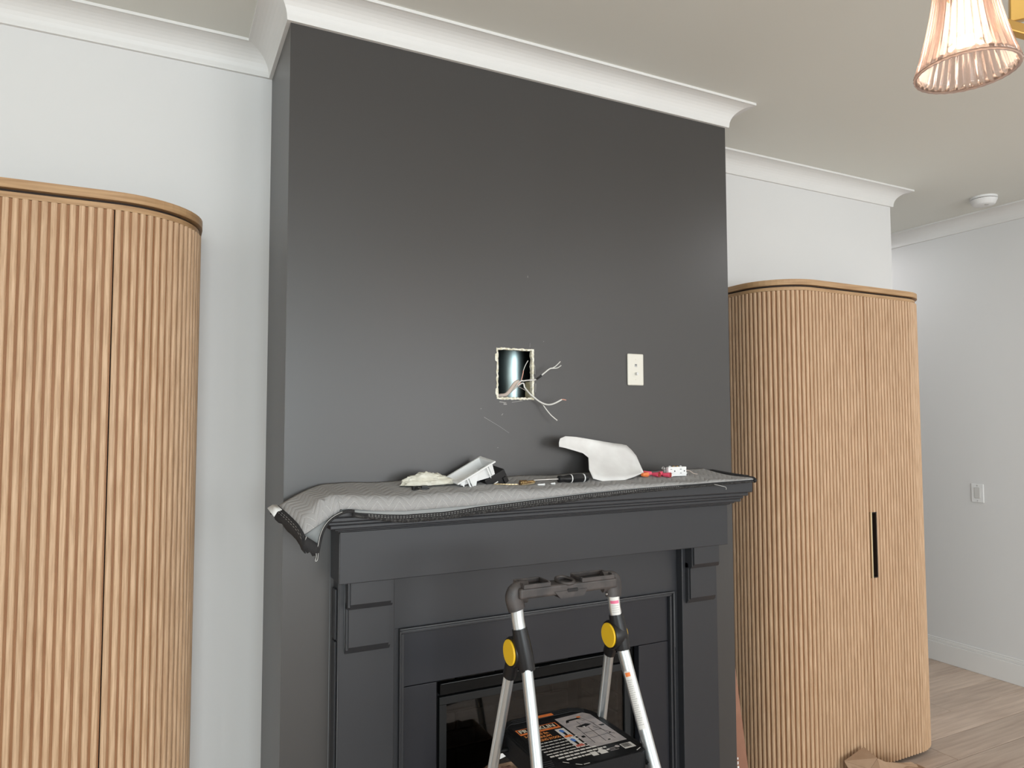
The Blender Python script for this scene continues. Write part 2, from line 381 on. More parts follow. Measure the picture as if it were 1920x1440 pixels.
# chimney breast: thin board box with a rough hole and the fireplace opening
xs = [CX0, 0.740, 0.978, 1.109, 1.53, CX1]; zs = [0, 0.75, 1.579, 1.741, H]
ch = wall_with_holes(xs, zs, {(1, 0), (2, 0), (3, 0), (2, 2)}, CY, CY+0.0127)
ch.box(CX0, CX0+0.0127, CY+0.0127, YB, 0, H).box(CX1-0.0127, CX1, CY+0.0127, YB, 0, H)
chim = struct(ch.build('wall_chimney', M['dark']), 'charcoal painted chimney breast')
# jagged broken board around the hole
def jag(n, amp):
    return [random.uniform(-amp, amp) for _ in range(n)]
def ring_pts(x0, x1, z0, z1, amp, n=22, bite=None):
    pts = []
    for a, b in (((x0, z0), (x1, z0)), ((x1, z0), (x1, z1)), ((x1, z1), (x0, z1)), ((x0, z1), (x0, z0))):
        for k in range(n):
            t = k/n; x = a[0]+(b[0]-a[0])*t; z = a[1]+(b[1]-a[1])*t
            j = amp*(1.6*noise.noise((x*110, z*110, amp*9e3)) + 0.8*noise.noise((x*320, z*320, amp*5e3)))
            if a[0] == b[0]: x += j
            else: z += j
            pts.append((x, z))
    return pts
outer = ring_pts(0.9745, 1.1130, 1.5745, 1.7440, 0.0016, 40); inner = ring_pts(0.9808, 1.1055, 1.5815, 1.7382, 0.0021, 40)
for k in range(5, 11): outer[120+k] = (outer[120+k][0]-0.006, outer[120+k][1])
for k in range(32, 37): outer[120+k] = (outer[120+k][0]-0.004, outer[120+k][1])
b = MB(); n = len(outer)
o1 = [b.bm.verts.new((x, CY-0.0015, z)) for x, z in outer]; i1 = [b.bm.verts.new((x, CY-0.001, z)) for x, z in inner]
i2 = [b.bm.verts.new((x, CY+0.0135, z)) for x, z in inner]; o2 = [b.bm.verts.new((x, CY+0.0005, z)) for x, z in outer]
for k in range(n):
    q = (k+1) % n
    b.bm.faces.new((o1[k], o1[q], i1[q], i1[k])); b.bm.faces.new((i1[k], i1[q], i2[q], i2[k])); b.bm.faces.new((o1[k], o2[k], o2[q], o1[q]))
b.build('broken_plaster_edge', M['plaster'], chim)
b = MB()
for p, q, w in (((0.930, 1.517), (0.985, 1.487), 0.0007), ((0.985, 1.487), (1.02, 1.465), 0.0005), ((0.993, 1.523), (0.998, 1.529), 0.0012),
                ((0.918, 1.543), (0.921, 1.545), 0.001), ((1.091, 1.985), (1.0905, 1.992), 0.0008), ((1.15, 1.773), (1.152, 1.772), 0.0012),
                ((0.978, 1.417), (0.980, 1.419), 0.001), ((1.098, 1.75), (1.099, 1.765), 0.0005), ((0.985, 1.567), (1.01, 1.564), 0.002),
                ((1.00, 1.560), (1.012, 1.559), 0.003), ((1.117, 1.69), (1.118, 1.66), 0.0009), ((1.12, 1.63), (1.119, 1.60), 0.001), ((1.03, 1.566), (1.07, 1.571), 0.001)):
    d = Vector((q[0]-p[0], 0, q[1]-p[1])).normalized(); nn = Vector((-d.z, 0, d.x))*w
    P_, Q_ = Vector((p[0], CY-0.0003, p[1])), Vector((q[0], CY-0.0003, q[1]))
    b.poly([P_-nn, Q_-nn*0.6, Q_+nn*0.6, P_+nn])
tag(b.build('scuff_marks', M['scuff'], chim), kind='stuff')

# cornices: one continuous cove run along the back wall and round the chimney breast
def cove_profile():
    p = [(0.0, 0.0835), (0.011, 0.0835), (0.012, 0.078)]
    for k in range(1, 9):
        a = k/9*PI/2
        p.append((0.012 + 0.064*(1-math.cos(a)), 0.078 - 0.068*math.sin(a)))
    p += [(0.077, 0.009), (0.085, 0.009), (0.085, 0.0)]
    return p
def cornice(name, path):
    prof = cove_profile(); n = len(path); rows = []
    for (off, dn) in prof:
        row = []
        for i, p in enumerate(path):
            p = Vector((p[0], p[1]))
            d0 = (p - Vector(path[i-1])).normalized() if i > 0 else None
            d1 = (Vector(path[i+1]) - p).normalized() if i < n-1 else None
            if d0 is None: d0 = d1
            if d1 is None: d1 = d0
            n0 = Vector((d0.y, -d0.x)); n1 = Vector((d1.y, -d1.x)); bi = (n0+n1); bi = bi/(bi.dot(n0))
            q = p + bi*off
            row.append((q.x, q.y, H-dn))
        rows.append(row)
    o = MB().grid(rows, smooth=False).build(name, M['trim']); struct(o); return o
cornice('trim_1', [(XL, YB), (CX0, YB), (CX0, CY), (CX1, CY), (CX1, YB), (XE, YB), (XE, YP)])
cornice('trim_2', [(XE, YP), (XR, YP), (XR, YF)])
cornice('trim_3', [(XR, YF), (XL, YF), (XL, YB)])
# baseboards
def baseboard(name, x0, x1, y0_, y1_, out):
    b = MB(); ox, oy = out
    def strip(t, z0, z1):
        b.box(min(x0, x1+0, x0+ox*t) if ox else x0, max(x1, x0+ox*t) if ox else x1,
              min(y0_, y0_+oy*t) if oy else y0_, max(y1_, y0_+oy*t) if oy else y1_, z0, z1, 0.002, 1)
    strip(0.016, 0.0, 0.118); strip(0.011, 0.118, 0.137); strip(0.006, 0.137, 0.146)
    return struct(b.build(name, M['trim']))
baseboard('baseboard_right', XR, XR, YF, YP, (-1, 0))
baseboard('baseboard_back', XL, CX0, YB, YB, (0, -1))
baseboard('baseboard_passage', XE, XE, YB, YP, (1, 0))
baseboard('baseboard_left', XL, XL, YF, YB, (1, 0))
baseboard('baseboard_front', XL, XR, YF, YF, (0, 1))
baseboard('baseboard_back.001', CX1, XE, YB, YB, (0, -1))

# ------------------------------------------------------------------ mantelpiece
mt = thing('fireplace_mantel', 'charcoal painted fireplace mantel with stepped corbels, built against the dark chimney breast', 'mantel', (1.146, CY, 0))
def mp_(b, name, material=None): 
    o = b.build(name, material or M['mantel'], mt); o.location = Vector((-1.146, -CY, 0)); return o
c = 1.146
mp_(MB().box(c-0.764, c+0.764, CY-0.178, CY, 1.247, 1.290, 0.004), 'mantel_shelf')
b = MB()
for (ov, za, zb) in ((0.052, 1.234, 1.247), (0.040, 1.224, 1.234), (0.034, 1.212, 1.224), (0.018, 1.205, 1.212), (0.008, 1.200, 1.205)):
    b.box(c-0.701-ov, c+0.701+ov, CY-0.115-ov, CY, za, zb, 0.003, 2)
mp_(b, 'bed_moulding')
mp_(MB().box(c-0.701, c+0.701, CY-0.115, CY, 1.057, 1.200, 0.002), 'frieze_board')
for s_ in (-1, 1):
    x0, x1 = (c-0.691, c-0.529) if s_ < 0 else (c+0.529, c+0.691)
    p = mp_(MB().box(x0, x1, CY-0.065, CY, 0.0, 1.057, 0.0025), 'pilaster')
    # slim groove board on the outer side face
    xo = c + s_*0.691
    mp_(MB().box(min(xo, xo+s_*0.006), max(xo, xo+s_*0.006), CY-0.045, CY-0.012, 0.0, 0.885, 0.0015), 'side_panel')
    mp_(MB().box(min(xo, xo+s_*0.006), max(xo, xo+s_*0.006), CY-0.045, CY-0.012, 0.890, 1.03, 0.0015), 'side_panel')
    # corbel: two stepped blocks with chamfered feet
    cb = bpy.data.objects.new('corbel', None); COL.objects.link(cb); cb.parent = mt; cb.location = (-1.146, -CY, 0)
    xa, xb = (0.473, 0.600) if s_ < 0 else (1.690, 1.817)
    for nm, dep, zt, zb_, ch_ in (('corbel_block', 0.107, 1.057, 0.981, 0.016), ('corbel_block', 0.086, 0.997, 0.855, 0.020)):
        bb = MB(); y1_ = CY-0.06; yo = CY-dep
        i_ = 0.004
        prof = [(y1_, zt), (yo, zt), (yo, zb_+ch_), (yo+ch_*0.75, zb_), (y1_, zb_)]
        va = [bb.bm.verts.new((xa, y, z)) for y, z in prof]; vb = [bb.bm.verts.new((xb, y, z)) for y, z in prof]
        bb.bm.faces.new(va); bb.bm.faces.new(vb[::-1])
        for k in range(5): bb.bm.faces.new((va[k], vb[k], vb[(k+1) % 5], va[(k+1) % 5]))
        fr_e = [e for e in bb.bm.edges if all(abs(v.co.y-yo) < 1e-5 for v in e.verts) and abs(e.verts[0].co.x-e.verts[1].co.x) < 1e-5]
        bmesh.ops.bevel(bb.bm, geom=fr_e, offset=0.006, segments=2, affect='EDGES')
        bb.build(nm, M['mantel'], cb)
mp_(MB().box(c-0.529, c+0.529, CY-0.036, CY, 0.895, 1.057, 0.001).box(c-0.529, c-0.508, CY-0.036, CY, 0.0, 0.895).box(c+0.508, c+0.529, CY-0.036, CY, 0.0, 0.895), 'header_panel')
# bead moulding round the stone surround
b = MB()
for (o_, w_, d_) in ((0.0, 0.006, 0.049), (0.007, 0.009, 0.043)):
    xi = 0.508-o_
    b.box(c-xi, c+xi, CY-d_, CY-0.02, 0.895-o_-w_, 0.895-o_, 0.002)
    b.box(c-xi, c-xi+w_, CY-d_, CY-0.02, 0.0, 0.895-o_-w_, 0.002)
    b.box(c+xi-w_, c+xi, CY-d_, CY-0.02, 0.0, 0.895-o_-w_, 0.002)
mp_(b, 'bead_moulding')
# surround slabs with open joints
mp_(MB().box(c-0.490, c+0.490, CY-0.030, CY-0.002, 0.7215, 0.877, 0.0015), 'slab', M['slab'])
mp_(MB().box(c-0.490, 0.760, CY-0.030, CY-0.002, 0.0, 0.7195, 0.0015), 'slab', M['slab'])
mp_(MB().box(1.508, c+0.490, CY-0.030, CY-0.002, 0.0, 0.7195, 0.0015), 'slab', M['slab'])

# edge highlights painted on as pale lines, together with some worn paint
M['lit_worn_paint'] = mat('lit_worn_pale_edge', (0.17, 0.175, 0.18), 0.5)
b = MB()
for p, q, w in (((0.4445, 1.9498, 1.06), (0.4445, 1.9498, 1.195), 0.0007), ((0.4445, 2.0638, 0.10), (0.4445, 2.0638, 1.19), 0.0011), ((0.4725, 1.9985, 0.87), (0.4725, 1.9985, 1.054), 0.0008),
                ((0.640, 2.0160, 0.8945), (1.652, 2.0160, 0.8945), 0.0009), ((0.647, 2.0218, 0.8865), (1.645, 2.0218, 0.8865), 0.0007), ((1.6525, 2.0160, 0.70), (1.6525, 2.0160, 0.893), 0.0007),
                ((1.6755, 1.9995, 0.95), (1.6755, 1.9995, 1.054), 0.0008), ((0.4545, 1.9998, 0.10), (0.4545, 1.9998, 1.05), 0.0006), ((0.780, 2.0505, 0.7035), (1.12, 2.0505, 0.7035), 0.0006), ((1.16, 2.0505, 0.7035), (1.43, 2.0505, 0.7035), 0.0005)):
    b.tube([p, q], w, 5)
tag(mp_(b, 'lit_worn_edges', M['lit_worn_paint']), kind='stuff')

# ------------------------------------------------------------------ fireplace insert
fi = thing('fireplace_insert', 'black gas fireplace insert with glass front and stone lining inside the mantel opening', 'fireplace', (1.135, CY, 0))
def fp(b, name, material, parent=None):
    o = b.build(name, material, parent or fi)
    if parent is None: o.location = (-1.135, -CY, 0)
    return o
f0, f1 = 0.779, 1.490
b = MB()
b.box(0.750, f0+0.012, CY+0.016, CY+0.35, 0.0, 0.745).box(f1-0.012, 1.520, CY+0.016, CY+0.35, 0.0, 0.745)
b.box(f0, f1, CY+0.016, CY+0.35, 0.705, 0.745).box(f0, f1, CY+0.33, CY+0.35, 0.0, 0.705).box(f0, f1, CY+0.02, CY+0.35, 0.0, 0.02)
fp(b, 'firebox_shell', M['gap'])
fp(MB().box(f0, f1, CY-0.010, CY+0.016, 0.668, 0.702, 0.002), 'top_louvre', M['black_metal'])
fp(MB().box(f0+0.002, f1, CY-0.014, CY-0.006, 0.698, 0.7035, 0.001), 'louvre_lip', M['black_metal'])
fp(MB().box(f0, f1, CY-0.010, CY+0.016, 0.02, 0.11, 0.002), 'bottom_louvre', M['black_metal'])
b = MB(); t = 0.024
b.box(f0, f1, CY-0.004, CY+0.014, 0.636, 0.660, 0.002).box(f0, f1, CY-0.004, CY+0.014, 0.115, 0.139, 0.002)
b.box(f0, f0+t, CY-0.004, CY+0.014, 0.139, 0.636, 0.002).box(f1-t, f1, CY-0.004, CY+0.014, 0.139, 0.636, 0.002)
fp(b, 'glass_frame', M['grey_metal'])
fp(MB().box(f0+t, f1-t, CY+0.004, CY+0.008, 0.139, 0.636), 'glass_pane', M['fire_glass'])
lin = fp(MB().box(f0+0.02, f1-0.02, CY+0.318, CY+0.328, 0.02, 0.70), 'brick_liner', M['gap'])
bm_full = MB().box(0, 0.150, 0, 0.012, 0, 0.058, 0.004, 1).mesh('brick', M['brick'])
bm_half = MB().box(0, 0.072, 0, 0.012, 0, 0.058, 0.004, 1).mesh('brick', M['brick'])
for r_ in range(9):
    x = f0+0.026; k = 0; z = 0.03 + r_*0.064
    while x < f1-0.03:
        half = (r_ % 2 and k == 0) or (x + 0.150 > f1-0.024)
        if x + (0.072 if half else 0.15) > f1-0.018: break
        inst('brick', bm_half if half else bm_full, lin, (x, CY+0.304, z)); x += (0.078 if half else 0.156); k += 1
for sd in (0, 1):
    for r_ in range(9):
        for k in range(2):
            xx = (f0+0.012) if sd == 0 else (f1-0.012)
            o = inst('brick', bm_full if (k == 0) else bm_half, lin, (xx + (0.014 if sd == 0 else -0.014), CY+0.05+k*0.157 if sd == 0 else CY+0.05+k*0.157, 0.03+r_*0.064), PI/2)
            if sd == 1: o.location.x = f1-0.014
for (p, q, r_) in (((0.86, CY+0.15, 0.20), (1.30, CY+0.19, 0.22), 0.045), ((0.92, CY+0.24, 0.24), (1.42, CY+0.22, 0.23), 0.05),
                   ((0.90, CY+0.12, 0.29), (1.18, CY+0.25, 0.36), 0.036), ((1.36, CY+0.12, 0.28), (1.10, CY+0.24, 0.38), 0.034)):
    P_, Q_ = Vector(p), Vector(q); pts = [P_.lerp(Q_, k/8) + Vector((0, 0, 0.012*math.sin(k*1.7))) for k in range(9)]
    fp(MB().tube(pts, [r_*(0.85+0.2*math.sin(k*2.3+r_*90)) for k in range(9)], 12), 'log', M['log'])
b = MB()
for k in range(7): b.box(0.88+k*0.085, 0.892+k*0.085, CY+0.08, CY+0.30, 0.13, 0.145)
b.box(0.86, 1.42, CY+0.085, CY+0.097, 0.117, 0.131).box(0.86, 1.42, CY+0.28, CY+0.292, 0.117, 0.131)
for x in (0.87, 1.40):
    for y in (CY+0.09, CY+0.285): b.box(x, x+0.012, y, y+0.01, 0.02, 0.118)
fp(b, 'log_grate', M['black_metal'])

# flue pipe, stud and cables inside the hole
tag(MB().lathe([(0.100, 0.76), (0.100, 1.29), (0.100, 1.30), (0.1015, 1.301), (0.1015, 1.315), (0.100, 1.316), (0.100, 1.33), (0.100, 1.8), (0.100, H)], 40, Matrix.Translation((1.149, 2.305, 0))).build('flue_pipe', M['pipe']),
    'shiny galvanised flue pipe seen through the hole in the dark wall', 'pipe')
tag(MB().box(1.106, 1.15, CY+0.0135, CY+0.05, 0.76, 1.637, 0.001).build('wall_stud', M['stud']), 'pale yellowish timber block behind the right edge of the wall hole', 'timber')

def bez(pts, n=6):
    """Catmull-Rom through the points"""
    P_ = [Vector(p) for p in pts]; out = []
    for i in range(len(P_)-1):
        a = P_[max(i-1, 0)]; b_ = P_[i]; c_ = P_[i+1]; d = P_[min(i+2, len(P_)-1)]
        for k in range(n):
            t_ = k/n
            out.append(0.5*((2*b_) + (c_-a)*t_ + (2*a-5*b_+4*c_-d)*t_*t_ + (-a+3*b_-3*c_+d)*t_**3))
    out.append(P_[-1]); return out
ca = thing('cable', 'white twin cable with black tape band, its end split in two at upper right', 'cable', (1.065, 2.085, 1.631))
def cpart(pts, r, name, material, root, seg=8):
    o = MB().tube(bez(pts), r, seg).build(name, material, root); o.location = -root.location; return o
A_ = [(1.03, 2.16, 1.56), (1.065, 2.085, 1.631), (1.08, 2.075, 1.638), (1.094, 2.06, 1.64), (1.109, 2.05, 1.641), (1.118, 2.04, 1.648), (1.132, 2.03, 1.662), (1.147, 2.02, 1.676), (1.156, 2.015, 1.679)]
cpart(A_, 0.0023, 'cable_jacket', M['cable_white'], ca)
cpart([(1.112, 2.046, 1.643), (1.119, 2.039, 1.649), (1.126, 2.034, 1.656)], 0.0036, 'black_tape', M['tape'], ca)
cpart([(1.154, 2.016, 1.678), (1.166, 2.01, 1.686), (1.178, 2.0, 1.701)], 0.0016, 'conductor', M['cable_white'], ca)
cpart([(1.154, 2.016, 1.678), (1.172, 2.01, 1.680), (1.181, 2.0, 1.688)], 0.0016, 'conductor', M['cable_white'], ca)
cb2 = thing('cable', 'thicker white cable curving down and right out of the wall hole, with a pink tip', 'cable', (1.073, 2.085, 1.628))
cpart([(1.02, 2.16, 1.56), (1.073, 2.085, 1.628), (1.084, 2.075, 1.615), (1.092, 2.06, 1.597), (1.105, 2.05, 1.583), (1.121, 2.04, 1.568), (1.14, 2.03, 1.559), (1.154, 2.02, 1.559), (1.167, 2.01, 1.565), (1.185, 2.005, 1.575)], 0.0026, 'cable_jacket', M['cable_white'], cb2)
cpart([(1.184, 2.005, 1.5748), (1.190, 2.003, 1.5752), (1.199, 2.0, 1.573)], 0.0018, 'bare_tip', M['copper'], cb2)
cc = thing('cable', 'thin white wire hanging lowest below the wall hole', 'cable', (1.106, 2.052, 1.583))
cpart([(1.06, 2.10, 1.625), (1.092, 2.063, 1.600), (1.106, 2.052, 1.580), (1.124, 2.045, 1.566), (1.135, 2.04, 1.556)], 0.0014, 'wire_sheath', M['cable_grey'], cc)
cpart([(1.135, 2.04, 1.556), (1.147, 2.035, 1.538), (1.16, 2.03, 1.522), (1.182, 2.03, 1.506)], 0.0017, 'conductor', M['cable_white'], cc)
tag(MB().tube(bez([(0.985, 2.10, 1.581), (0.999, 2.095, 1.588), (1.021, 2.09, 1.592), (1.04, 2.09, 1.611), (1.055, 2.09, 1.631), (1.068, 2.085, 1.637)]), [(0.0035, 0.006)]*31, 8).build('cable', M['cable_beige']),
    'flat beige cable lying in the lower left corner of the wall hole', 'cable')
cd = thing('cable', 'short thin wire standing upright inside the wall hole before the pipe', 'cable', (1.073, 2.085, 1.635))
cpart([(1.066, 2.09, 1.625), (1.073, 2.085, 1.635), (1.079, 2.08, 1.66), (1.081, 2.08, 1.673)], 0.0016, 'wire_sheath', M['copper'], cd)
cpart([(1.081, 2.08, 1.673), (1.089, 2.08, 1.691), (1.099, 2.08, 1.707)], 0.0013, 'conductor', M['cable_white'], cd)

# ------------------------------------------------------------------ wall plates
wp = thing('wall_plate', 'ivory phone and coaxial jack plate on the dark chimney wall', 'wall plate', (1.5275, CY, 1.689))
MB().box(-0.035, 0.035, -0.006, 0, -0.057, 0.057, 0.004, 3).build('cover', M['ivory'], wp)
MB().box(-0.0055, 0.0055, -0.0068, -0.0055, 0.009, 0.020, 0.001).build('phone_jack', M['grey_plastic'], wp)
MB().box(-0.004, 0.004, -0.0071, -0.006, 0.0155, 0.018).build('jack_slot', M['black_plastic'], wp)
rx = Matrix.Rotation(PI/2, 4, 'X')
MB().lathe([(0.0055, 0.0), (0.0055, 0.008), (0.0045, 0.008), (0.0045, 0.012), (0.002, 0.012)], 16, Matrix.Translation((0, -0.005, -0.0155)) @ rx).build('coaxial_jack', M['steel'], wp)
for z in (0.036, -0.036): MB().lathe([(0.0028, 0), (0.0028, 0.002), (0.001, 0.0025)], 12, Matrix.Translation((0, -0.005, z)) @ rx).build('screw', M['ivory'], wp)
w2 = thing('wall_plate', 'white pass-through cover plate on the white right wall', 'wall plate', (XR, 2.552, 1.0685))
MB().box(-0.006, 0, -0.036, 0.036, -0.056, 0.056, 0.003, 2).build('cover', M['white_plastic'], w2)
MB().box(-0.0085, -0.005, -0.017, 0.017, -0.030, 0.034, 0.003, 2).build('insert_panel', M['pale_plastic'], w2)
ry = Matrix.Rotation(-PI/2, 4, 'Y')
for z in (0.045, -0.045): MB().lathe([(0.0028, 0), (0.0028, 0.002), (0.001, 0.0025)], 12, Matrix.Translation((-0.005, 0, z)) @ ry).build('screw', M['steel'], w2)

# fill lamps added in the ceiling, out of frame, to brighten walls and floor
for (x, y, pw, lb) in ((3.7, 0.5, 11, 'recessed ceiling lamp nearest the smoke detector'), (3.55, -1.6, 16, 'added fill lamp in the ceiling behind the camera by the right wall'),
                      (-1.6, -1.6, 16, 'added fill lamp in the ceiling behind the camera at the left'), (3.95, 3.3, 4, 'added fill lamp in the passage ceiling beyond the right cabinet')):
    q = thing('added_fill_light', lb, 'lamp', (x, y, H), 'added ceiling fill lamps')
    MB().lathe([(0.085, 0.0), (0.085, -0.004), (0.070, -0.006)], 32, cap1=False).build('trim_ring', M['trim'], q)
    MB().lathe([(0.070, -0.001), (0.070, -0.004)], 32).build('diffuser', M['fill_lamp_panel'], q)
    ld_ = bpy.data.lights.new('fill_lamp_light', 'AREA'); ld_.shape = 'DISK'; ld_.size = 0.14; ld_.energy = pw; ld_.color = (0.97, 0.97, 1.0)
    lo_ = bpy.data.objects.new('fill_lamp_light', ld_); COL.objects.link(lo_); lo_.parent = q; lo_.location = (0, 0, -0.012)

# smoke detector
sd_ = thing('smoke_detector', 'round white smoke detector on the ceiling near the right wall', 'smoke detector', (4.085, 2.275, H))
MB().lathe([(0.066, 0.0), (0.066, -0.010), (0.064, -0.012)], 40).build('base', M['white_plastic'], sd_)
MB().lathe([(0.058, -0.012), (0.058, -0.0155)], 40, cap0=False, cap1=False).build('vent_gap', M['shadow_gap'], sd_)
MB().lathe([(0.066, -0.0155), (0.064, -0.020), (0.054, -0.042), (0.048, -0.046), (0.010, -0.047)], 40).build('cover', M['white_plastic'], sd_)
MB().lathe([(0.010, -0.0465), (0.010, -0.049), (0.008, -0.050)], 20, Matrix.Translation((-0.012, -0.022, 0))).build('test_button', M['grey_plastic'], sd_)

# ------------------------------------------------------------------ chandelier corner: ribbed glass shade on a brass arm
lp = thing('chandelier', 'brass light fitting with a ribbed rose glass bell shade hanging at upper right', 'lamp', (1.117, 0.64, H))
b = MB(); ribs = 36; seg = ribs*4; prof = []
for k in range(15):
    t_ = k/14; z = 0.165*(1-t_)
    r_ = 0.038 + 0.032*(t_**1.7)
    prof.append((r_, z))
rings = []
for (r_, z) in prof:
    amp = 0.0019 * min(1, r_/0.05)
    rings.append([b.bm.verts.new(((r_+amp*math.cos(ribs*2*PI*k/seg))*math.cos(2*PI*k/seg), (r_+amp*math.cos(ribs*2*PI*k/seg))*math.sin(2*PI*k/seg), z)) for k in range(seg)])
for A, B in zip(rings, rings[1:]):
    for k in range(seg):
        f = b.bm.faces.new((A[k], A[(k+1) % seg], B[(k+1) % seg], B[k])); f.smooth = True
sh = b.build('glass_shade', M['shade_glass'], lp); sh.location = (0, 0, 2.047-H); solid(sh, 0.003, 0)
MB().tube([(0.0702*math.cos(2*PI*k/96), 0.0702*math.sin(2*PI*k/96), 2.047-H) for k in range(96)], [0.0022+0.0005*(k % 3 == 0) for k in range(96)], 6, closed=True).build('shade_rim', M['rim_glass'], lp)
MB().lathe([(0.040, 2.222-H), (0.042, 2.212-H), (0.040, 2.205-H), (0.020, 2.204-H), (0.019, 2.185-H), (0.015, 2.183-H)], 32).build('shade_holder', M['brass'], lp)
MB().lathe([(0.013, 2.190-H), (0.015, 2.165-H), (0.024, 2.140-H), (0.028, 2.122-H), (0.025, 2.104-H), (0.014, 2.092-H), (0.002, 2.088-H)], 24).build('bulb', M['bulb'], lp)
# arms run to the right, to a fitting whose centre is out of the frame
MB().tube([(0.035, -0.02, 2.232-H), (0.06, -0.02, 2.25-H), (0.30, -0.10, 2.25-H)], 0.009, 4).tube([(0, 0, 2.22-H), (0, 0, 2.25-H), (0.035, -0.01, 2.25-H)], 0.008, 8).build('upper_arm', M['brass'], lp)
b = MB(); ax = Vector((0.30, -0.10, 0)).normalized()
mtx = Matrix.Translation((0.054, -0.02, 2.127-H)) @ Matrix.Rotation(math.atan2(-0.03, 0.30), 4, 'Z')
b.box(0, 0.27, -0.007, 0.007, -0.009, 0.009, 0.002, mtx=mtx)
b.build('ring_bar', M['brass'], lp)
b = MB(); p0, p1 = Vector((0.357, 0.104, 2.276-H)), Vector((0.330, 0.085, 2.44-H)); d = (p1-p0)
mtx = Matrix.Translation(p0) @ d.to_track_quat('Z', 'Y').to_matrix().to_4x4()
b.box(-0.015, 0.015, -0.011, 0.011, 0, d.length, 0.002, mtx=mtx).build('square_arm', M['brass'], lp)
MB().tube([(0.30, -0.07, 2.10-H), (0.30, -0.07, H-H-0.02)], 0.012, 12).lathe([(0.06, 0), (0.06, -0.02), (0.015, -0.03)], 32, Matrix.Translation((0.30, -0.07, 0))).build('stem', M['brass'], lp)
pl = bpy.data.lights.new('bulb_light', 'POINT'); pl.energy = 0.7; pl.color = (1.0, 0.78, 0.58); pl.shadow_soft_size = 0.03
plo = bpy.data.objects.new('bulb_light', pl); COL.objects.link(plo); plo.parent = lp; plo.location = (0, 0, 2.07-H)

# ------------------------------------------------------------------ fluted cabinets
HW, DEP, RAD = 0.52, 0.39, 0.22
def plan_path(off, n=14):
    """outline (without the back) from left back corner round the front to right back corner, pushed out by off"""
    p = [(-HW-off, 0.0), (-HW-off, -(DEP-RAD))]
    for k in range(1, n+1):
        a = PI + k/n*PI/2; p.append((-HW+RAD+(RAD+off)*math.cos(a), -(DEP-RAD)+(RAD+off)*math.sin(a)))
    for k in range(0, n+1):
        a = 1.5*PI + k/n*PI/2; p.append((HW-RAD+(RAD+off)*math.cos(a), -(DEP-RAD)+(RAD+off)*math.sin(a)))
    p.append((HW+off, 0.0)); return p
SLZ0, SLZ1 = 0.026, 2.052
def slat_mesh(z0, z1, w=0.0145, d=0.0072):
    b = MB(); prof = [(-w/2, 0.0005)]
    for k in range(0, 8):
        a = PI - k/7*PI; prof.append((w/2*math.copysign(abs(math.cos(a))**0.75, math.cos(a)), -d*(0.25+0.75*math.sin(a))))
    prof.append((w/2, 0.0005))
    a_ = [b.bm.verts.new((x, y, z0)) for x, y in prof]; b_ = [b.bm.verts.new((x, y, z1)) for x, y in prof]
    b.bm.faces.new(a_); b.bm.faces.new(b_[::-1])
    for k in range(len(prof)):
        f = b.bm.faces.new((a_[k], b_[k], b_[(k+1) % len(prof)], a_[(k+1) % len(prof)])); f.smooth = 0 < k < len(prof)-2
    return b.mesh('slat', M['oak'])
SM = slat_mesh(SLZ0, SLZ1); SM_LO = slat_mesh(SLZ0, 0.822); SM_HI = slat_mesh(1.105, SLZ1)
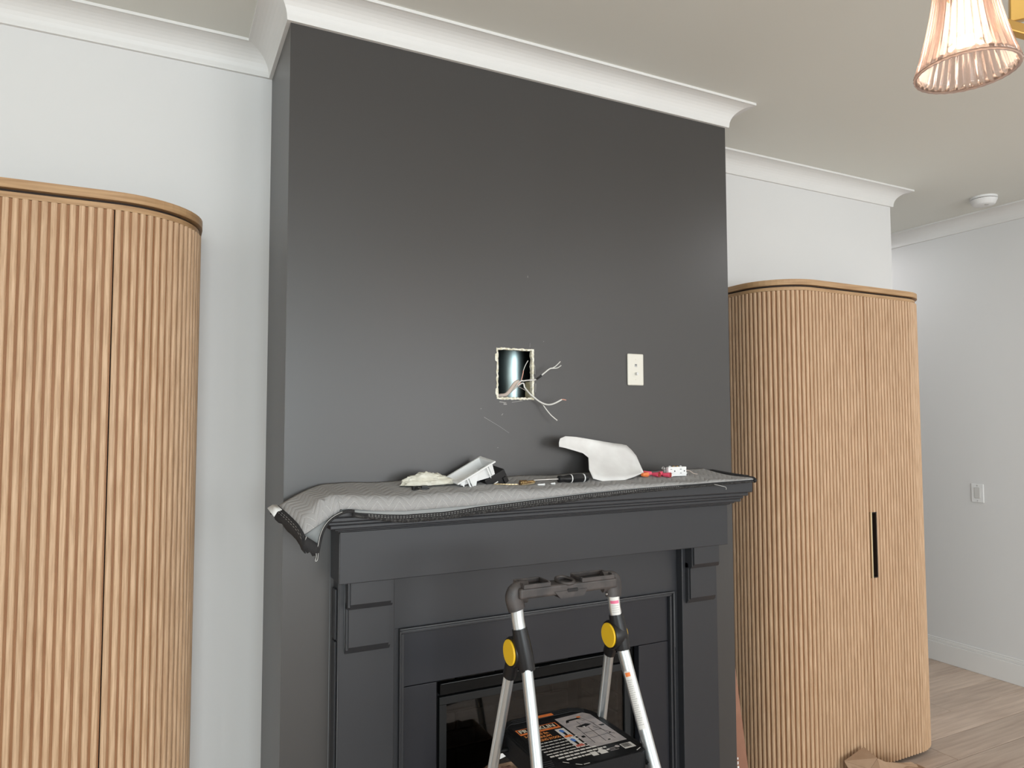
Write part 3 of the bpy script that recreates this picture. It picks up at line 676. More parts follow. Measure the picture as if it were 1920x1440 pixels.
def cabinet(loc, label, handle):
    cb = thing('fluted_cabinet', label, 'cabinet', loc, 'fluted oak cabinets beside the chimney')
    B = 0.0072   # slats stand proud of the panels by this much
    MB().prism(plan_path(-0.024), 0.02, 2.068).build('core', M['shadow_gap'], cb)
    MB().prism(plan_path(-0.06), 0.0, 0.03).build('plinth', M['shadow_gap'], cb)
    MB().prism(plan_path(-B+0.001), 2.0535, 2.068).build('top_rail', M['oak_top'], cb)
    MB().prism(plan_path(-0.016), 2.068, 2.076).build('shadow_gap', M['shadow_gap'], cb)
    MB().prism(plan_path(0.003), 2.076, 2.099, bev=0.0015).build('top_slab', M['oak_top'], cb)
    seam = HW-RAD+0.005
    # curved side panels
    o_ = plan_path(-B); i_ = plan_path(-0.026); n = len(o_)//2
    for s_ in (-1, 1):
        oo = [p for p in (o_[:n] if s_ < 0 else o_[n:])]; ii = [p for p in (i_[:n] if s_ < 0 else i_[n:])]
        end_o, end_i = (s_*(seam+0.0018), -DEP+B), (s_*(seam+0.0018), -DEP+0.026)
        oo = [p for p in oo if not (abs(p[0]) < seam)]; ii = [p for p in ii if not (abs(p[0]) < seam)]
        if s_ < 0: poly = oo + [end_o, end_i] + ii[::-1]
        else: poly = [end_o] + oo + ii[::-1] + [end_i]
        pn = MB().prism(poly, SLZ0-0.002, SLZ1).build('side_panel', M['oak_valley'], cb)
        # slats along the straight side and the curve
        L1 = DEP-RAD; L2 = RAD*PI/2; pitch = 0.0196; s0 = 0.012
        total = L1 + L2 - 0.004
        k = 0
        while True:
            d = s0 + k*pitch
            if d > total - 0.008: break
            k += 1
            if d < L1: x, y, a = HW-B, -d, PI/2
            else:
                th = (d-L1)/RAD; x = HW-RAD+(RAD-B)*math.cos(th); y = -(DEP-RAD)-(RAD-B)*math.sin(th); a = PI/2-th
            inst('slat', SM, pn, (s_*x, y, 0), s_*a)
    for s_ in (-1, 1):
        x0, x1 = (0.0022, seam-0.0018)
        a_, b_ = (x0, x1) if s_ > 0 else (-x1, -x0)
        bb = MB()
        if handle and s_ > 0:
            bb.box(a_, b_, -DEP+B, -DEP+0.026, SLZ0-0.002, 0.822).box(a_, b_, -DEP+B, -DEP+0.026, 1.105, 2.0525).box(a_+0.042, b_, -DEP+B, -DEP+0.026, 0.822, 1.105)
        else: bb.box(a_, b_, -DEP+B, -DEP+0.026, SLZ0-0.002, 2.0525)
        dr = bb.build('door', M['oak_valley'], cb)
        nsl = 15; pt = (x1-x0)/nsl
        for k in range(nsl):
            x = s_*(x0+(k+0.5)*pt)
            if handle and s_ > 0 and k < 2:
                inst('slat', SM_LO, dr, (x, -DEP+B, 0)); inst('slat', SM_HI, dr, (x, -DEP+B, 0))
            else: inst('slat', SM, dr, (x, -DEP+B, 0))
        if handle and s_ > 0:
            hd = MB().box(0.004, 0.0425, -DEP+0.020, -DEP+0.024, 0.822, 1.105).box(0.0385, 0.0425, -DEP+0.001, -DEP+0.020, 0.822, 1.105).box(0.008, 0.0385, -DEP+0.001, -DEP+0.020, 1.101, 1.105).box(0.008, 0.0385, -DEP+0.001, -DEP+0.020, 0.822, 0.826).build('handle', M['bronze'], dr)
            tag(hd, 'dark bronze recessed pull')
            MB().box(0.003, 0.011, -DEP-0.001, -DEP+0.020, 0.822, 1.105, 0.001).build('handle_lip', M['pale_brass'], dr)
    return cb
cabinet((-0.425, 2.449, 0), 'fluted oak cabinet with rounded end at the left, partly cut off by the photo edge', False)
cabinet((2.768, 2.449, 0), 'fluted oak cabinet at the right of the chimney with a dark recessed pull', True)

# ------------------------------------------------------------------ moving blanket on the mantel shelf
bk = thing('moving_blanket', 'quilted grey moving blanket with black edging draped along the mantel shelf', 'blanket', (1.146, 1.96, 1.29))
def interp(x, tab):
    for (a, fa), (b_, fb) in zip(tab, tab[1:]):
        if x <= b_:
            t_ = max(0, min(1, (x-a)/(b_-a))); return fa+(fb-fa)*t_
    return tab[-1][1]
FZ = [(0.42, 1.272), (0.47, 1.266), (0.60, 1.258), (0.80, 1.262), (0.95, 1.268), (1.2, 1.281), (1.4, 1.287), (1.63, 1.291), (1.9, 1.2955)]   # lower edge of the grey cloth at the front
def surf_z(x, y):
    t_ = (2.058-y)/0.19
    w = 0.0015*math.sin(x*31+y*9) + 0.0012*math.sin(x*13.7+2)
    fade = min(1, max(0, (1.89-x)/0.06))
    return 1.301 + (0.0245 - 0.018*t_/0.67)*fade + w*(0.5+0.5*fade) if t_ < 0.67 else 1.301 + (0.0065 - 0.012*(t_-0.67)/0.33)*fade + w
def back_y(x): return 2.058
nx = 110; rows = []; uvs = []
def flap(s_, v):
    """left overhang, s_ 0..1 outwards, v 0 wall .. 1 front edge"""
    B = Vector((0.425-0.135*s_, 2.05-0.03*s_, 1.3255-0.053*s_**1.5)); F_ = Vector((0.435-0.100*s_, 1.868+0.008*s_, 1.272-0.060*s_))
    q = B.lerp(F_, v)
    zp = 1.3085 - 0.075*max(0.0, s_-0.28)**1.3
    zc = B.z + (zp-B.z)*v/0.72 if v < 0.72 else F_.z + (zp-F_.z)*math.cos((v-0.72)/0.28*PI/2)
    w_ = 1 - 0.75*s_*s_
    q.z = q.z*(1-w_) + zc*w_ + 0.004*s_*math.sin(PI*v)
    yc = B.y + (1.893-B.y)*v/0.72 if v < 0.72 else 1.893 + (F_.y-1.893)*math.sin((v-0.72)/0.28*PI/2)
    q.y = q.y*(1-w_) + yc*w_
    if q.x > 0.374 and q.y > 1.886: q.z = max(q.z, 1.2985)
    return q
prof_v = [k/16 for k in range(17)]
def top_pt(x, v):
    zf = interp(x, FZ)
    if v <= 0.75:
        y = 2.058 - (v/0.75)*0.166; return Vector((x, y, surf_z(x, y)))
    t_ = (v-0.75)/0.25; y = 1.892-0.026*math.sin(t_*PI/2); z0 = surf_z(x, 1.892)
    return Vector((x, y, z0 + (zf-z0)*(1-math.cos(t_*PI/2))))
x_list = [0.425+(1.893-0.425)*k/nx for k in range(nx+1)]
for s_ in [1-k/10 for k in range(10)]:
    row = [flap(s_, v) for v in prof_v]
    rows.append(row); uvs.append([(0.425-0.17*s_, v*0.22) for v in prof_v])
for x in x_list:
    row = [top_pt(x, v) for v in prof_v]
    if x < 0.53:   # blend from the flap's first row
        t_ = (x-0.425)/0.105; t_ = t_*t_*(3-2*t_); f0_ = [flap(0, v) for v in prof_v]
        row = [Vector((q.x, q.y*t_+p.y*(1-t_), q.z*t_+p.z*(1-t_))) for p, q in zip(f0_, row)]
    if x > 1.83:  # slight lift of the last corner
        t_ = (x-1.83)/0.063
        for j, v in enumerate(prof_v):
            if v < 0.6: row[j].x -= 0.035*t_*(1-v/0.6)
    rows.append(row); uvs.append([(x, v*0.22) for v in prof_v])
def bkp(b, name, material, fix=True):
    o = b.build(name, material, bk, fix); o.location = -bk.location; return o
cl = bkp(MB().grid(rows, uvs), 'quilted_cloth', M['quilt']); solid(cl, 0.006, 1 if False else -1)
# second fold of cloth showing below the first along the front left
FZ2 = lambda x: interp(x, FZ)
def lower_z(x): return FZ2(x) - interp(x, [(0.42, 0.002), (0.55, 0.010), (0.72, 0.012), (0.82, 0.006), (1.0, 0.004), (1.9, 0.0015)])
xb = [0.46+(1.893-0.46)*k/90 for k in range(91)]
r2 = [[Vector((x, 1.876, FZ2(x)+0.004)), Vector((x, 1.8675, FZ2(x)-0.0015)), Vector((x, 1.8665, lower_z(x)+0.001)), Vector((x, 1.872, lower_z(x)-0.002))] for x in xb]
bkp(MB().grid(r2), 'lower_fold', M['quilt_under'])
# black edging along the front
def band_h(x): return interp(x, [(0.44, 0.010), (0.50, 0.012), (0.60, 0.020), (0.75, 0.019), (1.0, 0.018), (1.2, 0.015), (1.4, 0.011), (1.6, 0.008), (1.9, 0.006)])
r3 = [[Vector((x, 1.874, lower_z(x)+0.002)), Vector((x, 1.8655, lower_z(x)-0.001)), Vector((x, 1.8645+0.0008*math.sin(x*80), lower_z(x)-band_h(x)*0.55))] for x in xb]
o = bkp(MB().grid(r3), 'edge_binding', M['binding']); solid(o, 0.003, -1)
r4 = [[Vector((x, 1.8645, lower_z(x)-band_h(x)*0.5)), Vector((x, 1.866, lower_z(x)-band_h(x)*0.8)), Vector((x, 1.868, lower_z(x)-band_h(x)-0.004*abs(noise.noise((x*60, 0, 3)))))] for x in [0.46+(1.893-0.46)*k/260 for k in range(261)]]
o = bkp(MB().grid(r4), 'frayed_edge', M['binding_fuzz']); solid(o, 0.003, -1)
b = MB()
for q in (0.0032, 0.0075):
    x = 0.50
    while x < 1.55:
        if band_h(x) > q+0.004:
            z = lower_z(x)-q*min(1, band_h(x)/0.016); z2 = lower_z(x+0.006)-q*min(1, band_h(x)/0.016)
            b.poly([(x, 1.8618, z-0.00035), (x+0.005, 1.8618, z2-0.00035), (x+0.005, 1.8618, z2+0.00035), (x, 1.8618, z+0.00035)])
        x += 0.0088
tag(bkp(b, 'stitching', M['thread']), kind='stuff')
# hanging end of the left flap: black webbing turned down, second edge and tag
E0, E1 = flap(1.0, 0.0), flap(1.0, 1.0)
edge = [flap(1.0, k/12) for k in range(13)]
wr = []
for k, p in enumerate(edge):
    t_ = k/12
    drop = Vector((-0.020+0.022*t_, -0.004-0.006*t_, -0.020-0.030*t_))
    wr.append([p+Vector((0.003, 0, 0.0015)), p + Vector((-0.004, -0.003, -0.002)), p+drop*0.5+Vector((-0.003, -0.002, 0)), p+drop+Vector((0.002*math.sin(k*2.1), 0, 0.003*math.sin(k*1.7)))])
o = bkp(MB().grid(wr), 'end_binding', M['binding']); solid(o, 0.003, -1)
b = MB()
for fr_ in (0.25, 0.62):
    for k in range(0, 11):
        p, q = wr[k+1][1].lerp(wr[k+1][2], fr_), wr[k+2][1].lerp(wr[k+2][2], fr_) if k < 11 else None
        d = (q-p)*0.55; u_ = Vector((0, 0, 0.0005)); off = Vector((-0.002, -0.005, 0.0015))
        b.poly([p+off-u_, p+d+off-u_, p+d+off+u_, p+off+u_])
tag(bkp(b, 'stitching', M['thread']), kind='stuff')
G = Vector((0.366, 1.862, 1.150)); Hm = [G, Vector((0.372, 1.8615, 1.185)), Vector((0.379, 1.8615, 1.215)), Vector((0.392, 1.8615, 1.238)), Vector((0.412, 1.862, 1.255)), Vector((0.44, 1.863, 1.266)), Vector((0.463, 1.865, 1.265))]
ed = [flap(1.0, 1.0), flap(0.8, 1.0), flap(0.6, 1.0), flap(0.4, 1.0), flap(0.2, 1.0), flap(0.0, 1.0), Vector((0.46, 1.872, 1.268))]
und = [[e+Vector((0, 0.006, -0.002)), e.lerp(h_, 0.5)+Vector((0.001, 0.012, 0)), h_+Vector((0, 0.003, 0))] for e, h_ in zip(ed, Hm)]
o = bkp(MB().grid(und), 'turned_underside', M['quilt_under']); solid(o, 0.002, -1)
bkp(MB().tube(bez(Hm, 4), [(0.0045, 0.0045)]*25, 8), 'front_hem', M['binding'])
bkp(MB().tube([p+Vector((-0.003, -0.0035, 0.002)) for p in bez(Hm, 4)][2:20], 0.0008, 5), 'hem_stitch', M['thread'])
# webbing between the flap corner and the front hem corner
w2_ = []
for k in range(7):
    t_ = k/6; p = E1.lerp(Vector((0.3715, 1.864, 1.186)), t_) + Vector((0, -0.004, 0))
    w2_.append([p, p+Vector((-0.002, -0.003, -0.014)), p + Vector((-0.004+0.001*t_, 0, -0.036+0.003*t_+0.004*math.sin(k*2.6)))])
o = bkp(MB().grid(w2_), 'corner_binding', M['binding']); solid(o, 0.002, -1)
bkp(MB().tube(bez([E1+Vector((0.006, -0.008, -0.004)), E1+Vector((0.003, -0.009, -0.016)), E1+Vector((0.010, -0.009, -0.026)), E1+Vector((0.021, -0.009, -0.030)), E1+Vector((0.028, -0.008, -0.036)), (0.364, 1.856, 1.160), (0.362, 1.856, 1.146), (0.367, 1.856, 1.148), (0.369, 1.857, 1.165)]), 0.0009, 5), 'loose_thread', M['thread'])
bkp(MB().tube(bez([(1.705, 1.860, 1.2855), (1.735, 1.856, 1.279), (1.752, 1.855, 1.274), (1.753, 1.855, 1.266)]), 0.0009, 5), 'loose_thread', M['thread'])
tg = [[E0+Vector((-0.002, 0, 0.004)), E0+Vector((0.004, -0.055, -0.004))], [E0+Vector((-0.014, -0.004, 0.005)), E0+Vector((-0.008, -0.055, -0.008))], [E0+Vector((-0.028, -0.01, -0.003)), E0+Vector((-0.016, -0.052, -0.022))]]
o = bkp(MB().grid(tg), 'cloth_tag', M['tag']); solid(o, 0.001, -1)
# right end: edging standing up along the end of the cloth
re = []
for k in range(13):
    t_ = k/12; y = 2.055-0.15*t_; x = 1.858+0.033*t_ ; z = surf_z(x, y)
    re.append([Vector((x-0.006, y, z+0.001)), Vector((x+0.004, y, z+0.004+0.003*math.sin(t_*PI))), Vector((x+0.018, y, z+0.005+0.002*math.sin(t_*PI))), Vector((x+0.026, y, 1.2935+0.004*(1-t_)))])
o = bkp(MB().grid(re), 'end_binding', M['binding']); solid(o, 0.002, -1)
bkp(MB().tube(bez([(1.888, 1.905, 1.299), (1.896, 1.885, 1.300), (1.900, 1.872, 1.298), (1.899, 1.864, 1.292), (1.892, 1.862, 1.288)]), 0.0055, 8), 'corner_binding', M['binding'])

# ------------------------------------------------------------------ things lying on the blanket
# white sheet propped against the wall
top = [(1.169, 1.99, 1.447), (1.195, 2.0, 1.454), (1.242, 2.01, 1.451), (1.28, 2.02, 1.446), (1.323, 2.03, 1.44), (1.366, 2.035, 1.433), (1.413, 2.04, 1.426), (1.447, 2.04, 1.422), (1.468, 2.04, 1.418), (1.483, 2.03, 1.401), (1.492, 2.015, 1.381), (1.482, 1.96, 1.327)]
bot = [(1.162, 1.985, 1.42), (1.189, 1.99, 1.415), (1.225, 1.995, 1.406), (1.263, 2.0, 1.396), (1.284, 2.0, 1.381), (1.26, 1.96, 1.345), (1.26, 1.935, 1.316), (1.29, 1.925, 1.308), (1.332, 1.925, 1.307), (1.383, 1.93, 1.308), (1.425, 1.94, 1.315), (1.481, 1.96, 1.3265)]
rows = []
def lin(pts, n=4): return [Vector(a).lerp(Vector(c_), k/n) for a, c_ in zip(pts, pts[1:]) for k in range(n)] + [Vector(pts[-1])]
for p, q in zip(lin(top), lin(bot)):
    rows.append([p.lerp(q, k/8) + Vector((0, 0.012*math.sin(PI*k/8)*min(1, (p-q).length/0.08), 0)) for k in range(9)])
o = MB().grid(rows).build('paper_sheet', M['paper']); solid(o, 0.0015, -1)
tag(o, 'stiff white torn sheet propped against the dark wall on the blanket', 'paper')

# recessed outlet box, tipped on its end
bx = thing('outlet_box', 'white recessed wall outlet box with a black back box, tipped over on the blanket', 'outlet box', (0.845, 1.98, 1.31))
P0, PB, PC, PD = Vector((0.779, 2.03, 1.329)), Vector((0.902, 2.03, 1.393)), Vector((0.911, 1.93, 1.381)), Vector((0.781, 1.93, 1.316))
e1 = (PB-P0); L_ = e1.length; e1 = e1.normalized(); e2 = (PD-P0); e2 = (e2 - e1*e2.dot(e1)); Wd = e2.length; e2.normalize(); nrm = e1.cross(e2); 
if nrm.z < 0: nrm = -nrm
F = Matrix(((e1.x, e2.x, nrm.x, P0.x), (e1.y, e2.y, nrm.y, P0.y), (e1.z, e2.z, nrm.z, P0.z), (0, 0, 0, 1)))
Fl = Matrix.Translation(-bx.location) @ F
rw = 0.009
b = MB()
for (a0, a1, c0, c1) in ((0, L_, 0, rw), (0, L_, Wd-rw, Wd), (0, rw, rw, Wd-rw), (L_-rw, L_, rw, Wd-rw)):
    b.box(a0, a1, c0, c1, -0.003, 0.002, 0.001, 1, Fl)
b.build('rim', M['white_plastic'], bx)
b = MB(); q = [(rw, rw), (L_-rw, rw), (L_-rw, Wd-rw), (rw, Wd-rw)]
dz = (-0.012, -0.050)  # sloping floor: shallow at the low end, deep at the high end
fl_ = [(rw+0.004, rw+0.006, -0.016), (L_-rw-0.004, rw+0.006, -0.046), (L_-rw-0.004, Wd-rw-0.006, -0.046), (rw+0.004, Wd-rw-0.006, -0.016)]
tv = [b.bm.verts.new(Fl @ Vector((x, y, 0))) for x, y in q]; bv = [b.bm.verts.new(Fl @ Vector(p)) for p in fl_]
for k in range(4): b.bm.faces.new((tv[k], tv[(k+1) % 4], bv[(k+1) % 4], bv[k]))
b.bm.faces.new(bv)
tr_ = b.build('tray', M['white_plastic'], bx); solid(tr_, 0.002, -1)
MB().box(0.100, 0.134, 0.030, 0.074, -0.040, -0.022, 0.001, 1, Fl).build('outlet_recess', M['black_plastic'], bx)
MB().box(0.095, 0.0995, 0.028, 0.074, -0.036, -0.018, 0.001, 1, Fl).build('recess_lip', M['white_plastic'], bx)
# gusset ribs and clips on the near side
b = MB()
for (x0, x1, xd) in ((0.035, 0.082, 0.050), (0.010, 0.034, 0.018), (0.100, 0.122, 0.108)):
    b.poly([Fl @ Vector(p) for p in ((x0, Wd-0.012, -0.003), (x1, Wd-0.012, -0.003), (xd, Wd-0.010, -0.044 if x1 > 0.05 else -0.022))], 0.003, F.to_3x3() @ Vector((0, 1, 0)))
b.build('side_gusset', M['white_plastic'], bx)
for xx in (0.032, 0.104):
    MB().box(xx, xx+0.005, Wd-0.006, Wd-0.002, -0.034, -0.002, 0.001, 1, Fl).build('clip', M['white_plastic'], bx)
    MB().box(xx+0.009, xx+0.013, Wd-0.009, Wd-0.005, -0.036, -0.002, 0.001, 1, Fl).build('clip', M['white_plastic'], bx)
bb_ = MB().box(0.086, 0.160, 0.018, 0.090, -0.084, -0.040, 0.003, 2, Fl).box(0.100, 0.130, 0.010, 0.019, -0.080, -0.052, 0.001, 1, Fl).box(0.142, 0.154, 0.089, 0.095, -0.082, -0.062, 0.001, 1, Fl).build('back_box', M['black_plastic'], bx)
MB().box(0.108, 0.124, 0.0905, 0.092, -0.066, -0.063, 0, 1, Fl).build('mark', M['white_print'], bx)

# crumpled rag and two dark clips
b = MB(); nu, nv = 48, 30; rows = []
ctr = Vector((0.708, 1.985, surf_z(0.7, 1.985)+0.001))
for i in range(nv+1):
    th = PI*i/nv; row = []
    for j in range(nu+1):
        ph = 2*PI*j/nu
        d = Vector((math.sin(th)*math.cos(ph), math.sin(th)*math.sin(ph), math.cos(th)))
        nn_ = noise.noise(d*2.2+Vector((3, 1, 5)))*0.15 + abs(noise.noise(d*3.6+Vector((2, 7, 1))))*0.30 - 0.10 + abs(noise.noise(d*8))*0.08
        p = Vector((d.x*0.070, d.y*0.036, max(0.0, d.z)*0.036))*(1+nn_)
        p.x += 0.010*d.x*d.x*d.x; tail = max(0, d.x-0.3); p.z *= 1-0.5*tail; p.x += 0.018*tail
        row.append(ctr+p)
    row[-1] = row[0].copy(); rows.append(row)
o = MB().grid(rows); bmesh.ops.remove_doubles(o.bm, verts=o.bm.verts, dist=1e-5)
o = o.build('cloth_rag', M['rag']); tag(o, 'crumpled cream rag lying left of the white outlet box', 'rag')
for (x, y, a, lb) in ((0.655, 1.938, 0.5, 'small black plastic clip at the left end below the cream rag'), (0.684, 1.937, -0.1, 'small black plastic clip nearer the middle below the cream rag')):
    z = surf_z(x, y)
    q = thing('plastic_clip', lb, 'clip', (x, y, z), 'black clips under the rag'); q.rotation_euler = (0, 0, a)
    MB().box(-0.009, 0.009, -0.005, 0.005, 0.0, 0.010, 0.001, 1).build('clip_body', M['black_plastic'], q)
    MB().box(-0.013, 0.013, -0.008, -0.005, 0.0, 0.004, 0.001, 1).build('clip_tab', M['black_plastic'], q)

# screwdriver
sc = thing('screwdriver', 'black handled screwdriver with two white rings lying on the blanket', 'screwdriver', (1.19, 1.94, surf_z(1.19, 1.94)+0.013))
rm = Matrix.Rotation(math.radians(2), 4, 'Z') @ Matrix.Rotation(PI/2, 4, 'Y')
MB().lathe([(0.006, -0.060), (0.0105, -0.058), (0.0115, -0.052), (0.0095, -0.044), (0.0095, -0.036), (0.0125, -0.022), (0.0128, -0.014)], 20, rm).lathe([(0.0128, -0.012), (0.013, 0.034)], 8, rm).lathe([(0.0125, 0.037), (0.0125, 0.045), (0.010, 0.052), (0.004, 0.054)], 20, rm).build('handle', M['black_plastic'], sc)
MB().lathe([(0.0134, -0.0142), (0.0136, -0.011)], 20, rm).lathe([(0.0134, 0.034), (0.0136, 0.0375)], 20, rm).build('white_ring', M['white_plastic'], sc)
MB().lathe([(0.0030, -0.150), (0.0032, -0.058)], 12, rm).build('shaft', M['steel'], sc)
z_ = surf_z(1.02, 1.935)
tb = thing('brass_fitting', 'small brown and brass metal fitting at the tip of the screwdriver', 'fitting', (1.02, 1.935, z_))
MB().tube(bez([(-0.022, -0.003, 0.006), (-0.005, 0.001, 0.008), (0.012, 0.003, 0.009), (0.026, 0.004, 0.009)]), 0.0045, 10).build('sleeve', M['old_brass'], tb)
b = MB()
for k in range(6): b.tube([(-0.026+0.004*k, 0.007*math.cos(t_), 0.0075+0.007*math.sin(t_)) for t_ in [j*PI/6 for j in range(12)]], 0.0016, 5, closed=True)
b.build('coil', M['old_brass'], tb)
MB().tube(bez([(-0.024, -0.006, 0.002), (0.0, -0.005, 0.003), (0.022, -0.002, 0.005)]), 0.0016, 6).build('prong', M['pale_brass'], tb)
b = MB(); pts = bez([(0.905, 1.935, 0), (0.93, 1.932, 0.0), (0.955, 1.930, 0), (0.985, 1.932, 0)], 8)
o1_ = [Vector((p.x, p.y+0.0009*math.cos(i*1.1), surf_z(p.x, p.y)+0.0026+0.0009*math.sin(i*1.1))) for i, p in enumerate(pts)]
o2_ = [Vector((p.x, p.y-0.0009*math.cos(i*1.1), surf_z(p.x, p.y)+0.0026-0.0009*math.sin(i*1.1))) for i, p in enumerate(pts)]
tag(b.tube(o1_, 0.0012, 6).tube(o2_, 0.0012, 6).build('twisted_wire', M['pale_brass']), 'short pale twisted wire left of the brass fitting', 'wire')
for (x, L2_, lb) in ((1.058, 0.024, 'longer white plastic anchor under the screwdriver shaft'), (1.100, 0.014, 'shorter white plastic anchor beside the screwdriver handle')):
    q = thing('plastic_anchor', lb, 'anchor', (x, 1.919, surf_z(x, 1.919)+0.003), 'white wall anchors by the screwdriver')
    MB().lathe([(0.0018, -L2_/2), (0.0028, -L2_/2+0.004), (0.0028, L2_/2-0.003), (0.0038, L2_/2-0.002), (0.0038, L2_/2)], 10, Matrix.Rotation(PI/2, 4, 'Y')).build('anchor_body', M['white_plastic'], q)

# wire nuts
nut_info = [((1.484, 1.958), 0.3, 'orange_nut', 'orange wire connector at the left end of the red ones'), ((1.510, 1.975), 2.6, 'red_nut', 'red wire connector next to the orange one'),
            ((1.531, 1.955), -1.3, 'red_nut', 'red wire connector in the middle of the row, open end forward'), ((1.556, 1.968), 0.5, 'red_nut', 'red wire connector second from the white receptacle'),
            ((1.573, 1.950), -1.1, 'red_nut', 'red wire connector touching the white receptacle, open end forward')]
for (x, y), a, mt_, lb in nut_info:
    q = thing('wire_connector', lb, 'wire connector', (x, y, surf_z(x, y)+0.0085), 'wire connectors beside the receptacle'); q.rotation_euler = (0, 0, a)
    b = MB(); sg = 24; prof = [(0.0052, -0.014), (0.006, -0.010), (0.0072, 0.0), (0.0082, 0.010), (0.0086, 0.012), (0.0086, 0.014)]
    rings = [[b.bm.verts.new((z, (r_+0.0005*(k % 4 < 2))*math.cos(2*PI*k/sg), (r_+0.0005*(k % 4 < 2))*math.sin(2*PI*k/sg))) for k in range(sg)] for r_, z in prof]
    for A, B in zip(rings, rings[1:]):
        for k in range(sg): b.bm.faces.new((A[k], A[(k+1) % sg], B[(k+1) % sg], B[k]))
    b.bm.faces.new(rings[0][::-1])
    b.build('cap', M[mt_], q)
    b = MB(); b.lathe([(0.0064, -0.006), (0.0066, 0.0142)], 16, Matrix.Rotation(PI/2, 4, 'Y'), cap1=False); b.build('socket', M['brown_card'] if mt_ == 'orange_nut' else M['red_print'], q)
    b = MB(); b.poly([(0.0, 0.008, -0.001), (0.010, 0.0125, -0.001), (0.013, 0.0125, -0.001), (0.013, 0.008, -0.001)], 0.002).poly([(0.0, -0.008, -0.001), (0.010, -0.0125, -0.001), (0.013, -0.0125, -0.001), (0.013, -0.008, -0.001)], 0.002)
    b.build('wing', M[mt_], q)

# duplex receptacle on its side
rc = thing('receptacle', 'white duplex receptacle with brass screws lying on its side at the right of the shelf', 'receptacle', (1.620, 1.962, surf_z(1.62, 1.962)))
rc.rotation_euler = (0, 0, math.radians(-4))
MB().box(-0.038, 0.038, -0.014, 0.0, 0.001, 0.034, 0.002, 2).build('face', M['white_plastic'], rc)
MB().box(-0.034, 0.034, 0.0, 0.022, 0.003, 0.030, 0.002, 2).build('body', M['white_plastic'], rc)
MB().box(-0.042, -0.020, -0.0145, -0.012, 0.0, 0.006, 0.001, 1).build('side_tab', M['white_plastic'], rc)
b = MB()
for cx_ in (-0.020, 0.020):
    for dz_ in (0.012, 0.019, 0.026)[::2]: b.box(cx_-0.010, cx_-0.003, -0.0148, -0.0138, dz_-0.001, dz_+0.0006)
    b.box(cx_+0.006, cx_+0.010, -0.0148, -0.0138, 0.017, 0.021)
b.build('slots', M['black_plastic'], rc)
for k, cx_ in enumerate((-0.022, -0.006, 0.010, 0.024)):
    MB().lathe([(0.0040, 0.0), (0.0042, 0.003), (0.003, 0.0045), (0.001, 0.005)], 12, Matrix.Translation((cx_, 0.002, 0.032))).build('terminal_screw', M['brass'] if 0 < k < 3 else M['white_plastic'], rc)
MB().tube([(-0.046+0.0045*math.cos(a), 0.006, 0.029+0.0045*math.sin(a)) for a in [j*PI/7 for j in range(14)]], 0.0012, 6, closed=True).box(-0.044, 0.044, 0.0015, 0.0035, 0.009, 0.025, 0).build('mounting_strap', M['steel'], rc)
MB().lathe([(0.004, 0), (0.006, 0.004), (0.006, 0.008), (0.003, 0.010)], 10, Matrix.Translation((0.043, -0.004, 0.004))).build('mounting_screw', M['steel'], rc)
tag(MB().tube(bez([(1.667, 1.965, surf_z(1.66, 1.965)+0.016), (1.684, 1.962, surf_z(1.68, 1.962)+0.014), (1.698, 1.955, surf_z(1.7, 1.955)+0.004), (1.710, 1.950, surf_z(1.71, 1.95)+0.003)]), 0.0013, 6).build('bent_wire', M['cable_beige']), 'short bent beige wire at the right end of the receptacle', 'wire')

# ------------------------------------------------------------------ step stool
ld = thing('step_stool', 'folding aluminium step stool with yellow hinge discs in front of the fireplace', 'step stool', (0.912, 1.47, 0))
def lp_(b, name, material, parent=None):
    o = b.build(name, material, parent or ld)
    if parent is None: o.location = -Vector(ld.location)
    return o
SEAT_Z = 0.720
rails = {'l': [(0.757, 1.500, 1.090), (0.762, 1.498, 1.035), (0.779, 1.481, 0.915), (0.763, 1.408, 0.735), (0.700, 1.115, 0.012)],
         'r': [(1.031, 1.500, 1.095), (1.036, 1.498, 1.033), (1.050, 1.482, 0.925), (1.068, 1.392, 0.695), (1.122, 1.115, 0.012)]}
rear = {'l': [(0.769, 1.535, 0.945), (0.769, 1.553, 0.903), (0.760, 1.634, 0.638), (0.740, 1.830, 0.012)],
        'r': [(1.052, 1.530, 0.955), (1.057, 1.552, 0.913), (1.070, 1.611, 0.712), (1.112, 1.820, 0.012)]}
discs = {'l': Vector((0.751, 1.518, 0.956)), 'r': Vector((1.0225, 1.503, 0.964))}
